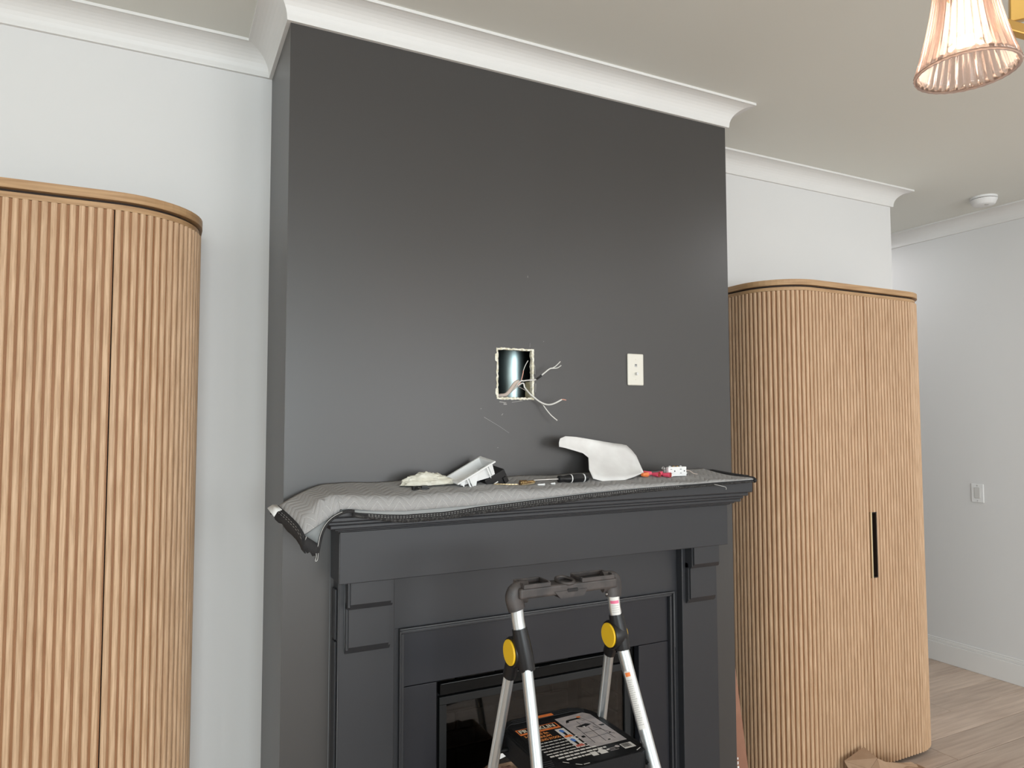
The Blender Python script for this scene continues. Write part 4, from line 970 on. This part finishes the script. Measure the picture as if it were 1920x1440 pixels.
for sd in 'lr':
    R_ = [Vector(p) for p in rails[sd]]; Q_ = [Vector(p) for p in rear[sd]]
    lg = lp_(MB().tube([R_[1].lerp(R_[2], 0.9), R_[2].lerp(R_[3], 0.5), R_[3], R_[4]], [(0.0135, 0.0165)]*4, 14), 'front_leg', M['alu'])
    rl = lp_(MB().tube([Q_[0], Q_[1], Q_[2], Q_[3]], [(0.0125, 0.015)]*4, 14), 'rear_leg', M['alu'])
    b = MB(); d_ = (Q_[2]-Q_[1]).normalized(); b.tube([Q_[1]+d_*0.012+Vector((-0.0128, -0.003, 0)), Q_[2]+Vector((-0.0128, -0.003, 0)), Q_[3]+Vector((-0.0128, -0.003, 0.03))], [(0.0012, 0.005)]*3, 6)
    b.build('groove', M['grey_plastic'], rl)
    for L__, e in ((lg, R_[4]), (rl, Q_[3])):
        MB().tube([e + Vector((0, 0, 0.035)), Vector((e.x, e.y, 0.0))], [(0.019, 0.021), (0.022, 0.024)], 12).build('foot', M['black_plastic'], L__)
    lp_(MB().tube([R_[0].lerp(R_[1], 0.3), R_[1], R_[1].lerp(R_[2], 0.25)], [(0.0135, 0.0155)]*3, 14), 'sleeve', M['alu'])
    # hinge body: barrel round the front rail plus a disc housing behind it
    D_ = discs[sd]; a0 = R_[1].lerp(R_[2], 0.16); a1 = R_[1].lerp(R_[2], 0.95)
    hb = MB().tube([a0, a0.lerp(a1, 0.3), a0.lerp(a1, 0.65), a1], [(0.0165, 0.018), (0.0175, 0.020), (0.0185, 0.0215), (0.0165, 0.0195)], 16)
    rxm = Matrix.Translation(D_) @ Matrix.Rotation(PI/2, 4, 'Y')
    hb.lathe([(0.034, 0.0), (0.036, 0.004), (0.036, 0.030), (0.033, 0.034)], 28, rxm)
    hb.tube([Q_[0]+Vector((0, -0.004, 0.0)), Q_[1].lerp(Q_[2], 0.06)], [(0.0165, 0.020), (0.0155, 0.018)], 14)
    h_ = lp_(hb, 'hinge', M['black_plastic'])
    MB().lathe([(0.0300, -0.0005), (0.0300, -0.003), (0.0285, -0.0045)], 32, rxm).build('hinge_disc', M['yellow'], h_)
    MB().lathe([(0.0300, 0.0345), (0.0300, 0.037), (0.0285, 0.0385)], 32, rxm).build('hinge_disc', M['yellow'], h_)
# sticker on the right sleeve and on the right front leg
def sticker(p, q, w, name, parent_off, rows_):
    pass
Rr = [Vector(p) for p in rails['r']]
s0_, s1_ = Rr[0].lerp(Rr[1], 0.55), Rr[1].lerp(Rr[2], 0.15)
def wrap(p, q, name, material, a0, a1, rad, n=8, out=0.0008, ta=0.0, tb=1.0):
    """label wrapped part way round a rail between p and q"""
    ax_ = (q-p).normalized(); u_ = ax_.cross(Vector((0, 0, 1))).normalized()
    rows_ = []
    f_ = Vector((0, -1, 0)); f_ = (f_-ax_*f_.dot(ax_)).normalized(); g_ = ax_.cross(f_)
    if g_.x < 0: g_ = -g_
    for t_ in (ta, tb):
        c_ = p.lerp(q, t_)
        rows_.append([c_ + (f_*math.cos(a)*(rad[1]+out) + g_*math.sin(a)*(rad[0]+out)) for a in [a0+(a1-a0)*k/n for k in range(n+1)]])
    return lp_(MB().grid(rows_), name, material)
wrap(s0_, s1_, 'warning_label', M['white_print'], -1.35, 0.35, (0.0135, 0.0155))
wrap(s0_, s1_, 'label_band', M['pink_print'], -1.3, 0.2, (0.0135, 0.0155), out=0.0012, ta=0.20, tb=0.36)
for k in range(4): wrap(s0_, s1_, 'label_line', M['grey_plastic'], -1.2, 0.1-0.1*(k % 2), (0.0135, 0.0155), out=0.0012, ta=0.46+0.12*k, tb=0.49+0.12*k)
l0, l1 = Rr[2].lerp(Rr[3], 0.18), Rr[2].lerp(Rr[3], 0.72)
wrap(l0, l1, 'instruction_label', M['white_print'], -1.5, -0.35, (0.0135, 0.0165))
wrap(l0, l1, 'label_band', M['orange_print'], -1.3, -0.5, (0.0135, 0.0165), out=0.0012, ta=0.03, tb=0.10)
b_lines = MB()
for k in range(22):
    ta_ = 0.16+0.036*k
    wrap(l0, l1, 'label_line', M['grey_plastic'], -1.42, -0.45-0.12*((k*7) % 3), (0.0135, 0.0165), out=0.0011, ta=ta_, tb=ta_+0.012, n=5)
# handle
hd = lp_(MB().box(0.757, 1.031, 1.474, 1.528, 1.086, 1.112, 0.006, 3), 'handle', M['worn_black'])
for (xa, xb_) in ((0.765, 0.838), (0.925, 1.020)):
    b = MB()
    b.box(xa, xb_, 1.472, 1.477, 1.110, 1.121, 0.002).box(xa, xb_, 1.525, 1.530, 1.110, 1.123, 0.002)
    b.box(xa, xa+0.005, 1.477, 1.525, 1.110, 1.122, 0.002).box(xb_-0.005, xb_, 1.477, 1.525, 1.110, 1.123, 0.002)
    b.build('tray_rim', M['worn_black'], hd)
    MB().box(xa+0.005, xb_-0.005, 1.477, 1.525, 1.1115, 1.1130).build('tray_floor', M['black_plastic'], hd)
MB().tube([(0.892+0.020*math.cos(2*PI*k/28), 1.500+0.026*math.sin(2*PI*k/28), 1.114+0.003*math.sin(2*PI*k/28)) for k in range(28)], 0.0045, 8, closed=True).build('cup_ring', M['worn_black'], hd)
MB().lathe([(0.018, 1.1125), (0.012, 1.1128), (0.002, 1.113)], 24, Matrix.Translation((0.892, 1.500, 0))).build('cup_floor', M['black_plastic'], hd)
lipv = [(0.855, 1.474, 1.092), (0.938, 1.474, 1.092), (0.928, 1.473, 1.078), (0.868, 1.473, 1.078)]
MB().poly([(0.848, 1.472, 1.096), (0.940, 1.472, 1.096), (0.930, 1.472, 1.079), (0.864, 1.472, 1.079)], 0.03, (0, -1, 0)).build('front_lip', M['worn_black'], hd)
MB().box(0.884, 0.912, 1.4705, 1.473, 1.092, 1.100, 0.001).build('badge', M['black_plastic'], hd)
for sd in 'lr':
    R_ = [Vector(p) for p in rails[sd]]; s_ = -1 if sd == 'l' else 1
    x0 = R_[0].x
    pts = bez([(x0-s_*0.030, 1.5, 1.099), (x0-s_*0.006, 1.5, 1.099), (x0+s_*0.001, 1.5, 1.0945), (x0+s_*0.003, 1.5, 1.084), tuple(R_[0].lerp(R_[1], 0.55)+Vector((0, 0, 0)))], 5)
    n_ = len(pts)
    MB().tube(pts, [(0.0135+0.003*(k/n_), 0.027-0.006*(k/n_)) if sd == 'l' else (0.0135+0.003*(k/n_), 0.027-0.006*(k/n_)) for k in range(n_)], 16).build('handle_socket', M['worn_black'], hd)
    MB().lathe([(0.0038, 0), (0.0038, 0.003), (0.0015, 0.0045)], 12, Matrix.Translation((R_[0].x-0.0165, 1.498, 1.068)) @ Matrix.Rotation(-PI/2, 4, 'Y')).build('rivet', M['steel'], hd)
# seat with printed label
def rrect(x0, x1, y0_, y1_, r_list, n=6):
    """rounded rectangle, radii: front-left, front-right, back-right, back-left"""
    fl_, fr_, br_, bl_ = r_list; p = []
    for (cx_, cy_, r_, a0) in ((x0+fl_, y0_+fl_, fl_, PI), (x1-fr_, y0_+fr_, fr_, 1.5*PI), (x1-br_, y1_-br_, br_, 0), (x0+bl_, y1_-bl_, bl_, PI/2)):
        for k in range(n+1): p.append((cx_+r_*math.cos(a0+k/n*PI/2), cy_+r_*math.sin(a0+k/n*PI/2)))
    return p
st = lp_(MB().prism(rrect(0.786, 1.062, 1.392, 1.690, (0.03, 0.028, 0.05, 0.05)), SEAT_Z-0.050, SEAT_Z, bev=0.005), 'seat', M['tread'])
b = MB()
for k in range(3): b.tube([(0.80+0.01*k, 1.655+0.012*k-0.012, SEAT_Z+0.0005), (0.835, 1.680-0.009*k, SEAT_Z+0.0005), (1.01, 1.682-0.009*k, SEAT_Z+0.0005), (1.045-0.004*k, 1.662-0.009*k, SEAT_Z+0.0005)], 0.0022, 6)
for k in range(6): b.tube([(0.793, 1.405+k*0.0085, SEAT_Z+0.0003), (0.812+0.002*k, 1.405+k*0.0085, SEAT_Z+0.0003)], 0.002, 6)
for k in range(5): b.tube([(0.793+k*0.005, 1.46, SEAT_Z+0.0003), (0.793+k*0.005, 1.64, SEAT_Z+0.0003)], 0.0016, 6)
b.build('grip_ribs', M['tread'], st)
for sd in 'lr':
    R_ = [Vector(p) for p in rails[sd]]; x = 0.786 if sd == 'l' else 1.062; z = SEAT_Z-0.028
    t_ = (R_[3].z-z)/(R_[3].z-R_[4].z) if z < R_[3].z else 0; p = R_[3].lerp(R_[4], t_)
    MB().tube([(x, p.y+0.02, z), (p.x, p.y, z)], 0.013, 12).build('seat_bracket', M['black_plastic'], st)
    MB().lathe([(0.0045, 0), (0.0045, 0.003), (0.002, 0.005)], 12, Matrix.Translation((x, 1.46, z+0.004)) @ Matrix.Rotation(-PI/2 if sd == 'l' else PI/2, 4, 'Y')).build('rivet', M['steel'], st)
    Q_ = [Vector(p) for p in rear[sd]]; t2 = (Q_[1].z-(z-0.01))/(Q_[1].z-Q_[2].z); p2 = Q_[1].lerp(Q_[2], t2)
    lp_(MB().tube([(x + (0.004 if sd == 'l' else -0.004), 1.60, z), (p2.x, p2.y, z-0.01)], 0.006, 8), 'link_bar', M['black_metal'])
ZL = SEAT_Z + 0.0006
lb = MB().poly([(x, y, ZL) for x, y in ((0.822, 1.452), (0.876, 1.399), (1.030, 1.399), (1.052, 1.412), (1.052, 1.640), (1.036, 1.652), (0.955, 1.652), (0.952, 1.642), (0.812, 1.642), (0.812, 1.462))]).build('printed_label', M['black_print'], st)
# everything below is flat print on that label
def pr(pts, name, material, dz=0.0003): return MB().poly([(x, y, ZL+dz) for x, y in pts]).build(name, material, st)
def rect(x0, x1, y0_, y1_): return [(x0, y0_), (x1, y0_), (x1, y1_), (x0, y1_)]
def T(x, y, dz=0.0006): return Matrix.Translation((x, y, ZL+dz))
pr(rect(0.892, 0.951, 1.660, 1.674), 'orange_mark', M['orange_print'], 0.0026)
pr(rect(0.8175, 0.933, 1.592, 1.625), 'name_panel', M['orange_print'])
pr(rect(0.8205, 0.930, 1.601, 1.622), 'name_field', M['black_print'], 0.0004)
text_mesh('FRANKLIN', 0.0235, T(0.822, 1.6030), M['cream_print'], 'lettering', st, 0.0005, 0.93)
for i_, tx in enumerate(('3-STEP 225 lbs.', 'ALUMINUM', 'WORKING STOOL')):
    text_mesh(tx, 0.0150, T(0.822, 1.576-0.0165*i_), M['orange_text'], 'lettering', st, 0.0004, (0.72, 0.86, 0.66)[i_])
b = MB(); rg = random.Random(3)
for i_ in range(8):
    y = 1.530-0.0140*i_; x = 0.826 + (0.0 if y > 1.462 else (1.462-y)*1.0); xe = 0.945 - (0.02 if i_ % 3 == 2 else 0) + (0.03 if i_ > 4 else 0)
    while x < xe:
        w = rg.uniform(0.006, 0.016)
        if i_ < 5: b.poly([(xx, yy_, ZL+0.0004) for xx, yy_ in rect(x, min(x+w, xe), y, y+0.0040)])
        else: b.poly([(xx, yy_, ZL+0.0004) for xx, yy_ in rect(x, min(x+w, xe), y, y+0.0066)])
        x += w+0.0022
tag(b.build('fine_print', M['white_print'], st), kind='stuff')
# big grey diagram panel
pr([(0.9415, 1.460), (1.043, 1.460), (1.043, 1.627), (1.030, 1.645), (0.9415, 1.640)], 'diagram_panel', M['grey_print'])
b = MB()
for (p, q) in (((0.960, 1.612), (1.006, 1.617)), ((0.960, 1.612), (0.956, 1.600)), ((0.985, 1.602), (0.985, 1.580)), ((0.997, 1.617), (1.006, 1.595)), ((0.967, 1.572), (0.962, 1.478)),
               ((1.018, 1.575), (1.022, 1.478)), ((0.995, 1.560), (0.992, 1.475)), ((1.008, 1.56), (1.035, 1.50)), ((0.965, 1.535), (1.02, 1.538)), ((0.963, 1.505), (1.021, 1.508)), ((1.006, 1.617), (1.022, 1.572))):
    d = Vector((q[0]-p[0], q[1]-p[1], 0)).normalized(); n_ = Vector((-d.y, d.x, 0))*0.0006
    P_, Q_ = Vector((p[0], p[1], ZL+0.0008)), Vector((q[0], q[1], ZL+0.0008)); b.poly([P_-n_, Q_-n_, Q_+n_, P_+n_])
tag(b.build('diagram_lines', M['black_print'], st), kind='stuff')
pr([(0.957, 1.607), (0.964, 1.619), (1.000, 1.621), (1.006, 1.613), (0.998, 1.614), (0.968, 1.612), (0.964, 1.604)], 'diagram_mark', M['black_print'], 0.0008)
pr([(0.966, 1.575), (1.000, 1.582), (1.012, 1.573), (0.985, 1.563)], 'diagram_mark', M['grey_metal'], 0.0008)
pr([(0.982, 1.569), (0.990, 1.569), (0.987, 1.560)], 'diagram_mark', M['white_print'], 0.0009)
pr([(1.026, 1.562), (1.041, 1.560), (1.040, 1.552), (1.030, 1.553)], 'diagram_mark', M['black_print'], 0.0008)
pr(rect(0.950, 0.959, 1.514, 1.524), 'diagram_mark', M['black_print'], 0.0008)
pr(rect(1.000, 1.007, 1.476, 1.481), 'diagram_mark', M['black_print'], 0.0008)
pr(rect(1.024, 1.030, 1.508, 1.512), 'diagram_mark', M['black_print'], 0.0008)
pr(rect(0.999, 1.010, 1.620, 1.628), 'diagram_mark', M['orange_print'], 0.0008)
# two small pictures of a person on the stool
for (x0, y0_) in ((0.9065+0.004, 1.533), (0.9065+0.006, 1.478)):
    x0 -= 0.0; w, h_ = 0.026, 0.052
    x0 = 0.9095
    pr(rect(x0, x0+w, y0_, y0_+h_), 'picture', M['white_print'], 0.0006)
    pr([(x0+0.002, y0_+0.0005), (x0+w-0.001, y0_+0.0005), (x0+w-0.004, y0_+0.012), (x0+0.003, y0_+0.010)], 'picture_floor', M['red_print'] if y0_ < 1.5 else M['orange_print'], 0.0009)
    pr([(x0+0.009, y0_+0.028), (x0+0.017, y0_+0.028), (x0+0.018, y0_+0.040), (x0+0.013, y0_+0.046), (x0+0.006, y0_+0.041)], 'picture_figure', M['blue_print'], 0.0010)
    pr([(x0+0.010, y0_+0.010), (x0+0.016, y0_+0.012), (x0+0.017, y0_+0.028), (x0+0.009, y0_+0.028)], 'picture_figure', M['black_print'], 0.0010)
# bottom row: small symbols and barcode
pr(rect(0.922, 0.938, 1.423, 1.442), 'symbol', M['white_print'])
pr([(0.944, 1.423), (0.964, 1.423), (0.964, 1.436), (0.957, 1.446), (0.949, 1.446), (0.944, 1.436)], 'symbol', M['white_print'])
pr([(1.000+0.006*math.cos(2*PI*k/16), 1.440+0.006*math.sin(2*PI*k/16)) for k in range(16)], 'symbol', M['grey_print'])
pr(rect(1.010, 1.042, 1.420, 1.446), 'barcode_panel', M['white_print'])
b = MB(); x = 1.0125
while x < 1.034:
    w = rg.choice([0.0007, 0.0012, 0.0018]); b.poly([(xx, yy_, ZL+0.0007) for xx, yy_ in rect(x, x+w, 1.426, 1.444)]); x += w+rg.choice([0.0008, 0.0013])
tag(b.build('barcode_bars', M['black_print'], st), kind='stuff')
b = MB()
for (xa, xb_, y) in ((0.970, 0.994, 1.438), (0.970, 0.990, 1.432), (0.972, 0.996, 1.426), (0.952, 0.956, 1.452)): b.poly([(xx, yy_, ZL+0.0004) for xx, yy_ in rect(xa, xb_, y, y+0.002)])
tag(b.build('fine_print', M['grey_print'], st), kind='stuff')
b = MB()
for (p, q) in (((0.842, 1.430), (0.853, 1.420)), ((0.864, 1.409), (0.876, 1.3995)), ((0.880, 1.3995), (0.896, 1.3995)), ((1.030, 1.402), (1.046, 1.410))):
    d = Vector((q[0]-p[0], q[1]-p[1], 0)).normalized(); n_ = Vector((-d.y, d.x, 0))*0.0012
    P_, Q_ = Vector((p[0], p[1], ZL+0.0005)), Vector((q[0], q[1], ZL+0.0005)); b.poly([P_-n_, Q_-n_, Q_+n_, P_+n_])
tag(b.build('worn_edge', M['white_print'], st), kind='stuff')
# the two lower treads, below the frame of the photograph
for z in (0.47, 0.235):
    ts = []
    for sd in 'lr':
        R_ = [Vector(p) for p in rails[sd]]; ts.append(R_[3].lerp(R_[4], (R_[3].z-z)/(R_[3].z-R_[4].z)))
    yc = ts[0].y
    lp_(MB().prism(rrect(ts[0].x-0.004, ts[1].x+0.004, yc-0.045, yc+0.10, (0.02, 0.02, 0.02, 0.02)), z-0.03, z, bev=0.004), 'tread', M['tread'])
    lp_(MB().tube([(ts[0].x, yc, z-0.018), (ts[1].x, yc, z-0.018)], 0.010, 10), 'tread_bar', M['alu'])
b = MB()
qa, qb = [Vector(p) for p in rear['l']], [Vector(p) for p in rear['r']]
lp_(MB().tube([qa[2].lerp(qa[3], 0.65), qb[2].lerp(qb[3], 0.68)], 0.009, 10), 'rear_cross_bar', M['alu'])

# ------------------------------------------------------------------ boxes and cardboard
# tall carton with crumpled paper behind the stool
cx_ = thing('cardboard_box', 'brown carton of crumpled packing paper behind the step stool', 'box', (0.90, 1.90, 0))
b = MB(); t = 0.004
for (x0, x1, y0_, y1_) in ((-0.105, 0.105, -0.085, -0.081), (-0.105, 0.105, 0.081, 0.085), (-0.105, -0.101, -0.081, 0.081), (0.101, 0.105, -0.081, 0.081)): b.box(x0, x1, y0_, y1_, 0.0, 0.46)
b.box(-0.101, 0.101, -0.081, 0.081, 0.0, 0.006); b.build('carton', M['cardboard'], cx_)
rows = []
for i in range(19):
    th = PI*i/18*0.62; row = []
    for j in range(33):
        ph = 2*PI*j/32; d = Vector((math.sin(th)*math.cos(ph), math.sin(th)*math.sin(ph), math.cos(th)))
        k_ = 1 + 0.22*noise.noise(d*2.6+Vector((9, 4, 1))) + 0.14*abs(noise.noise(d*6))
        row.append(Vector((d.x*0.105, d.y*0.082, 0.36+d.z*0.135))*1.0 + Vector((0, 0, 0)) + d*(k_-1)*0.08)
    row[-1] = row[0].copy(); rows.append(row)
o = MB().grid(rows, smooth=False); bmesh.ops.remove_doubles(o.bm, verts=o.bm.verts, dist=1e-5); pk = o.build('packing_paper', M['kraft'], cx_)
b = MB().poly([(0.000, -0.030, 0.572), (0.024, -0.036, 0.545), (-0.018, -0.040, 0.538), (-0.032, -0.034, 0.552)], 0.0012)
q = b.build('paper_scrap', M['paper']); q.location = (0.90, 1.90, 0); tag(q, 'small white paper scrap sticking up beside the rear leg of the step stool', 'paper')

# flat carton standing in the gap between chimney and right cabinet
fc = thing('flat_carton', 'red-brown flattened carton leaning in the gap right of the chimney', 'box', (2.06, 2.15, 0))
MB().poly([(1.992, 2.15, 0.0), (2.138, 2.15, 0.0), (2.063, 2.15, 0.520), (1.992, 2.15, 0.62)], 0.012, (0, -1, 0)).build('carton', M['brown_card'], fc).location = -Vector(fc.location)
b = MB()
for (z, pts) in ((0.150, ((0, 0), (0.006, 0), (0.006, 0.012), (0, 0.012))), (0.133, ((0, 0), (0.009, 0.002), (0.009, 0.010), (0, 0.012))), (0.168, ((0, 0.002), (0.005, 0), (0.005, 0.009), (0, 0.010))), (0.115, ((0, 0), (0.010, 0), (0.010, 0.013), (0, 0.013)))):
    b.poly([(2.0635+x, 2.1495, z+zz) for x, zz in pts])
o = b.build('printed_marks', M['tag'], fc); o.location = -Vector(fc.location)

# opened carton on the floor before the right cabinet
oc = thing('open_carton', 'opened tan carton with raised flaps on the floor before the right cabinet', 'box', (2.66, 1.86, 0))
b = MB()
for (x0, x1, y0_, y1_) in ((-0.14, 0.19, -0.08, -0.076), (-0.14, 0.19, 0.076, 0.08), (-0.14, -0.136, -0.076, 0.076), (0.186, 0.19, -0.076, 0.076)): b.box(x0, x1, y0_, y1_, 0, 0.075)
b.box(-0.136, 0.186, -0.076, 0.076, 0, 0.004); b.build('carton', M['cardboard'], oc)
for pts in ([(2.526, 2.03, 0.114), (2.611, 2.035, 0.1305), (2.624, 2.037, 0.1335), (2.662, 2.04, 0.137), (2.634, 1.96, 0.131), (2.575, 1.95, 0.104)],
            [(2.634, 1.96, 0.130), (2.669, 1.95, 0.113), (2.768, 1.95, 0.088), (2.83, 1.95, 0.079), (2.85, 1.93, 0.065), (2.84, 1.86, 0.070), (2.56, 1.88, 0.085), (2.575, 1.95, 0.104)],
            [(2.526, 2.03, 0.114), (2.575, 1.95, 0.104), (2.56, 1.88, 0.085), (2.515, 1.98, 0.075)]):
    o = MB().poly(pts, 0.004).build('flap', M['cardboard'], oc); o.location = -Vector(oc.location)
